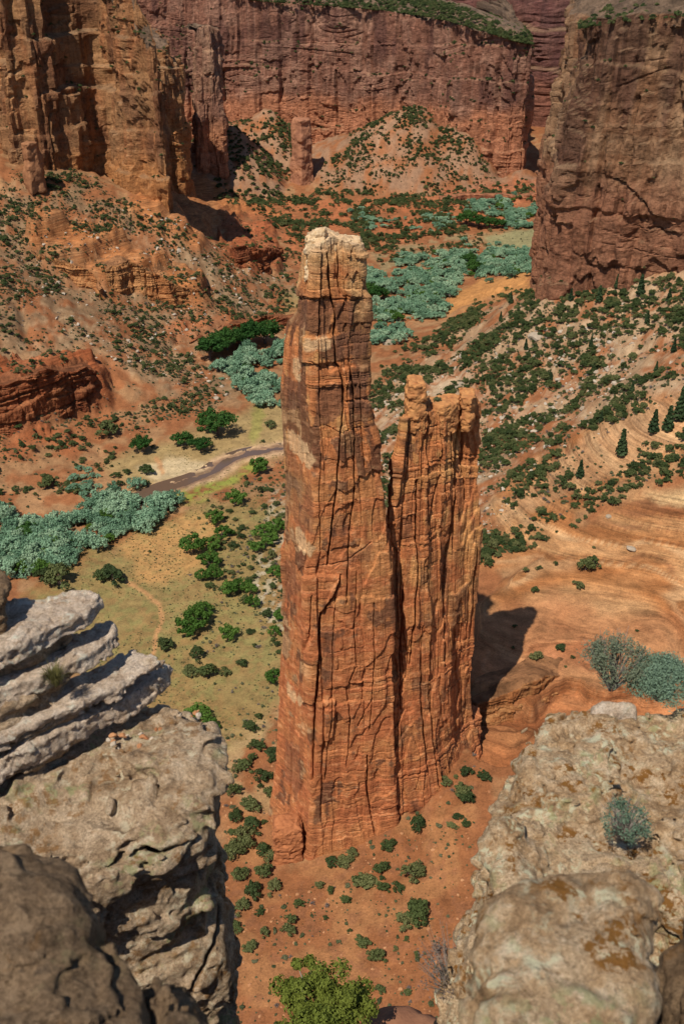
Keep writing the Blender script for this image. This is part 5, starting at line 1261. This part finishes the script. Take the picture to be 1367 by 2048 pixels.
bush('sagebrush', onrock(1222,1372,-5.02), 0.56, 0.46, mat_leaf('grey_sage_leaf', (0.10, 0.125, 0.075), (0.20, 0.22, 0.14), 0.15), BARKG, 2, 'loose greyer sagebrush behind the white knob of rock', 'shrub', 5200, 0.011, 0.3, 70, 30)
bush('sagebrush', onrock(1245,1668,-4.9), 0.36, 0.22, mat_leaf('dusty_sage_leaf', (0.08, 0.13, 0.085), (0.15, 0.22, 0.14), 0.15), BARKG, 3, 'dusty green sagebrush in the hollow behind the blurred lichen boulder', 'shrub', 1900, 0.009, 0.3, 60)
bush('dry_bush', onrock(905,1985,-7.0), 0.62, 0.50, L_GRY, BARKG, 4, 'dry grey bush sprouting from the flank of the lichen ledge', 'shrub', 900, 0.012, 0.25, 110, 20)
def tuft(loc, w, h, seed, label):
    r = np.random.default_rng(seed); V = []; F = []
    for i in range(170):
        a = r.uniform(0, 6.28); b = np.array([cos(a), sin(a), 0]) * w * 0.25 * r.random(); t = np.array([cos(a), sin(a), 0]) * w * r.uniform(0.15, 0.6) + np.array([0, 0, h * r.uniform(0.4, 1)])
        s = np.array([-sin(a), cos(a), 0]) * 0.0025; m = (b + t) / 2 + np.array([0, 0, h * 0.2]); o = len(V)
        V += [b - s, b + s, m + s * .8, m - s * .8, t + s * .15, t - s * .15]; F += [(o, o + 1, o + 2, o + 3), (o + 3, o + 2, o + 4, o + 5)]
    o = link('grass_tuft', mesh_np('grass_tuft', np.array(V), np.array(F), L_GRS, smooth=False)); o.location = loc
    tag(o, label, 'grass tuft')
tuft(onrock(112,1366,-4.33), 0.20, 0.15, 1, 'dry yellow grass tuft between the middle and lower pale slabs')
tuft(onrock(78,1500,-4.92), 0.16, 0.12, 2, 'dry grass tuft in the corner below the lowest pale slab')
for i in range(26):
    x = pr.uniform(215, 400); y = 1478 - 0.27 * (x - 215) + pr.uniform(-10, 32); p = onrock(x, y, -4.99)
    o = plant('red_stone' if pr.random() < 0.5 else 'pale_stone', p, pr.uniform(0.02, 0.06), 'loose stone chip lying on the tan ledge by the slab stack', 'stone', 'loose chips on the tan ledge', pr); o.name = 'stone_chip'
# pinyon on the ledge below
pk = bush  # same branching habit, tree sized
pm, pcens = crown('pinyon_crown', 4242, L_PIN, ncl=70, nlf=330, size=0.0115, rx=0.52, rz=0.46, zc=0.46, cr=(0.05, 0.12))
pt = empty('pinyon_tree', tuple(unp(638,2075,-81.5))); pt.scale = (9.2, 9.2, 9.5)
link('crown', pm, pt); link('trunk', trunkmesh('pinyon_trunk', pcens, BARKG, 0.03, 0.5, 40), pt)
tag(pt, 'bright green pinyon on the red ledge far below the rim', 'tree')
# shrubs rooted on the spire tops
for (x, y, Y, s_, lab) in [(703,492,279,4.0,'dark shrub on the pale summit of the tall tower'), (668,490,279,2.6,'small light shrub near the knob on the summit of the tall tower'), (872,806,292,3.2,'green shrub on the crest of the shorter tower')]:
    p = unpY(x, y, Y); plant('low_shrub', p, s_, lab, 'shrub', None, pr).name = 'shrub'
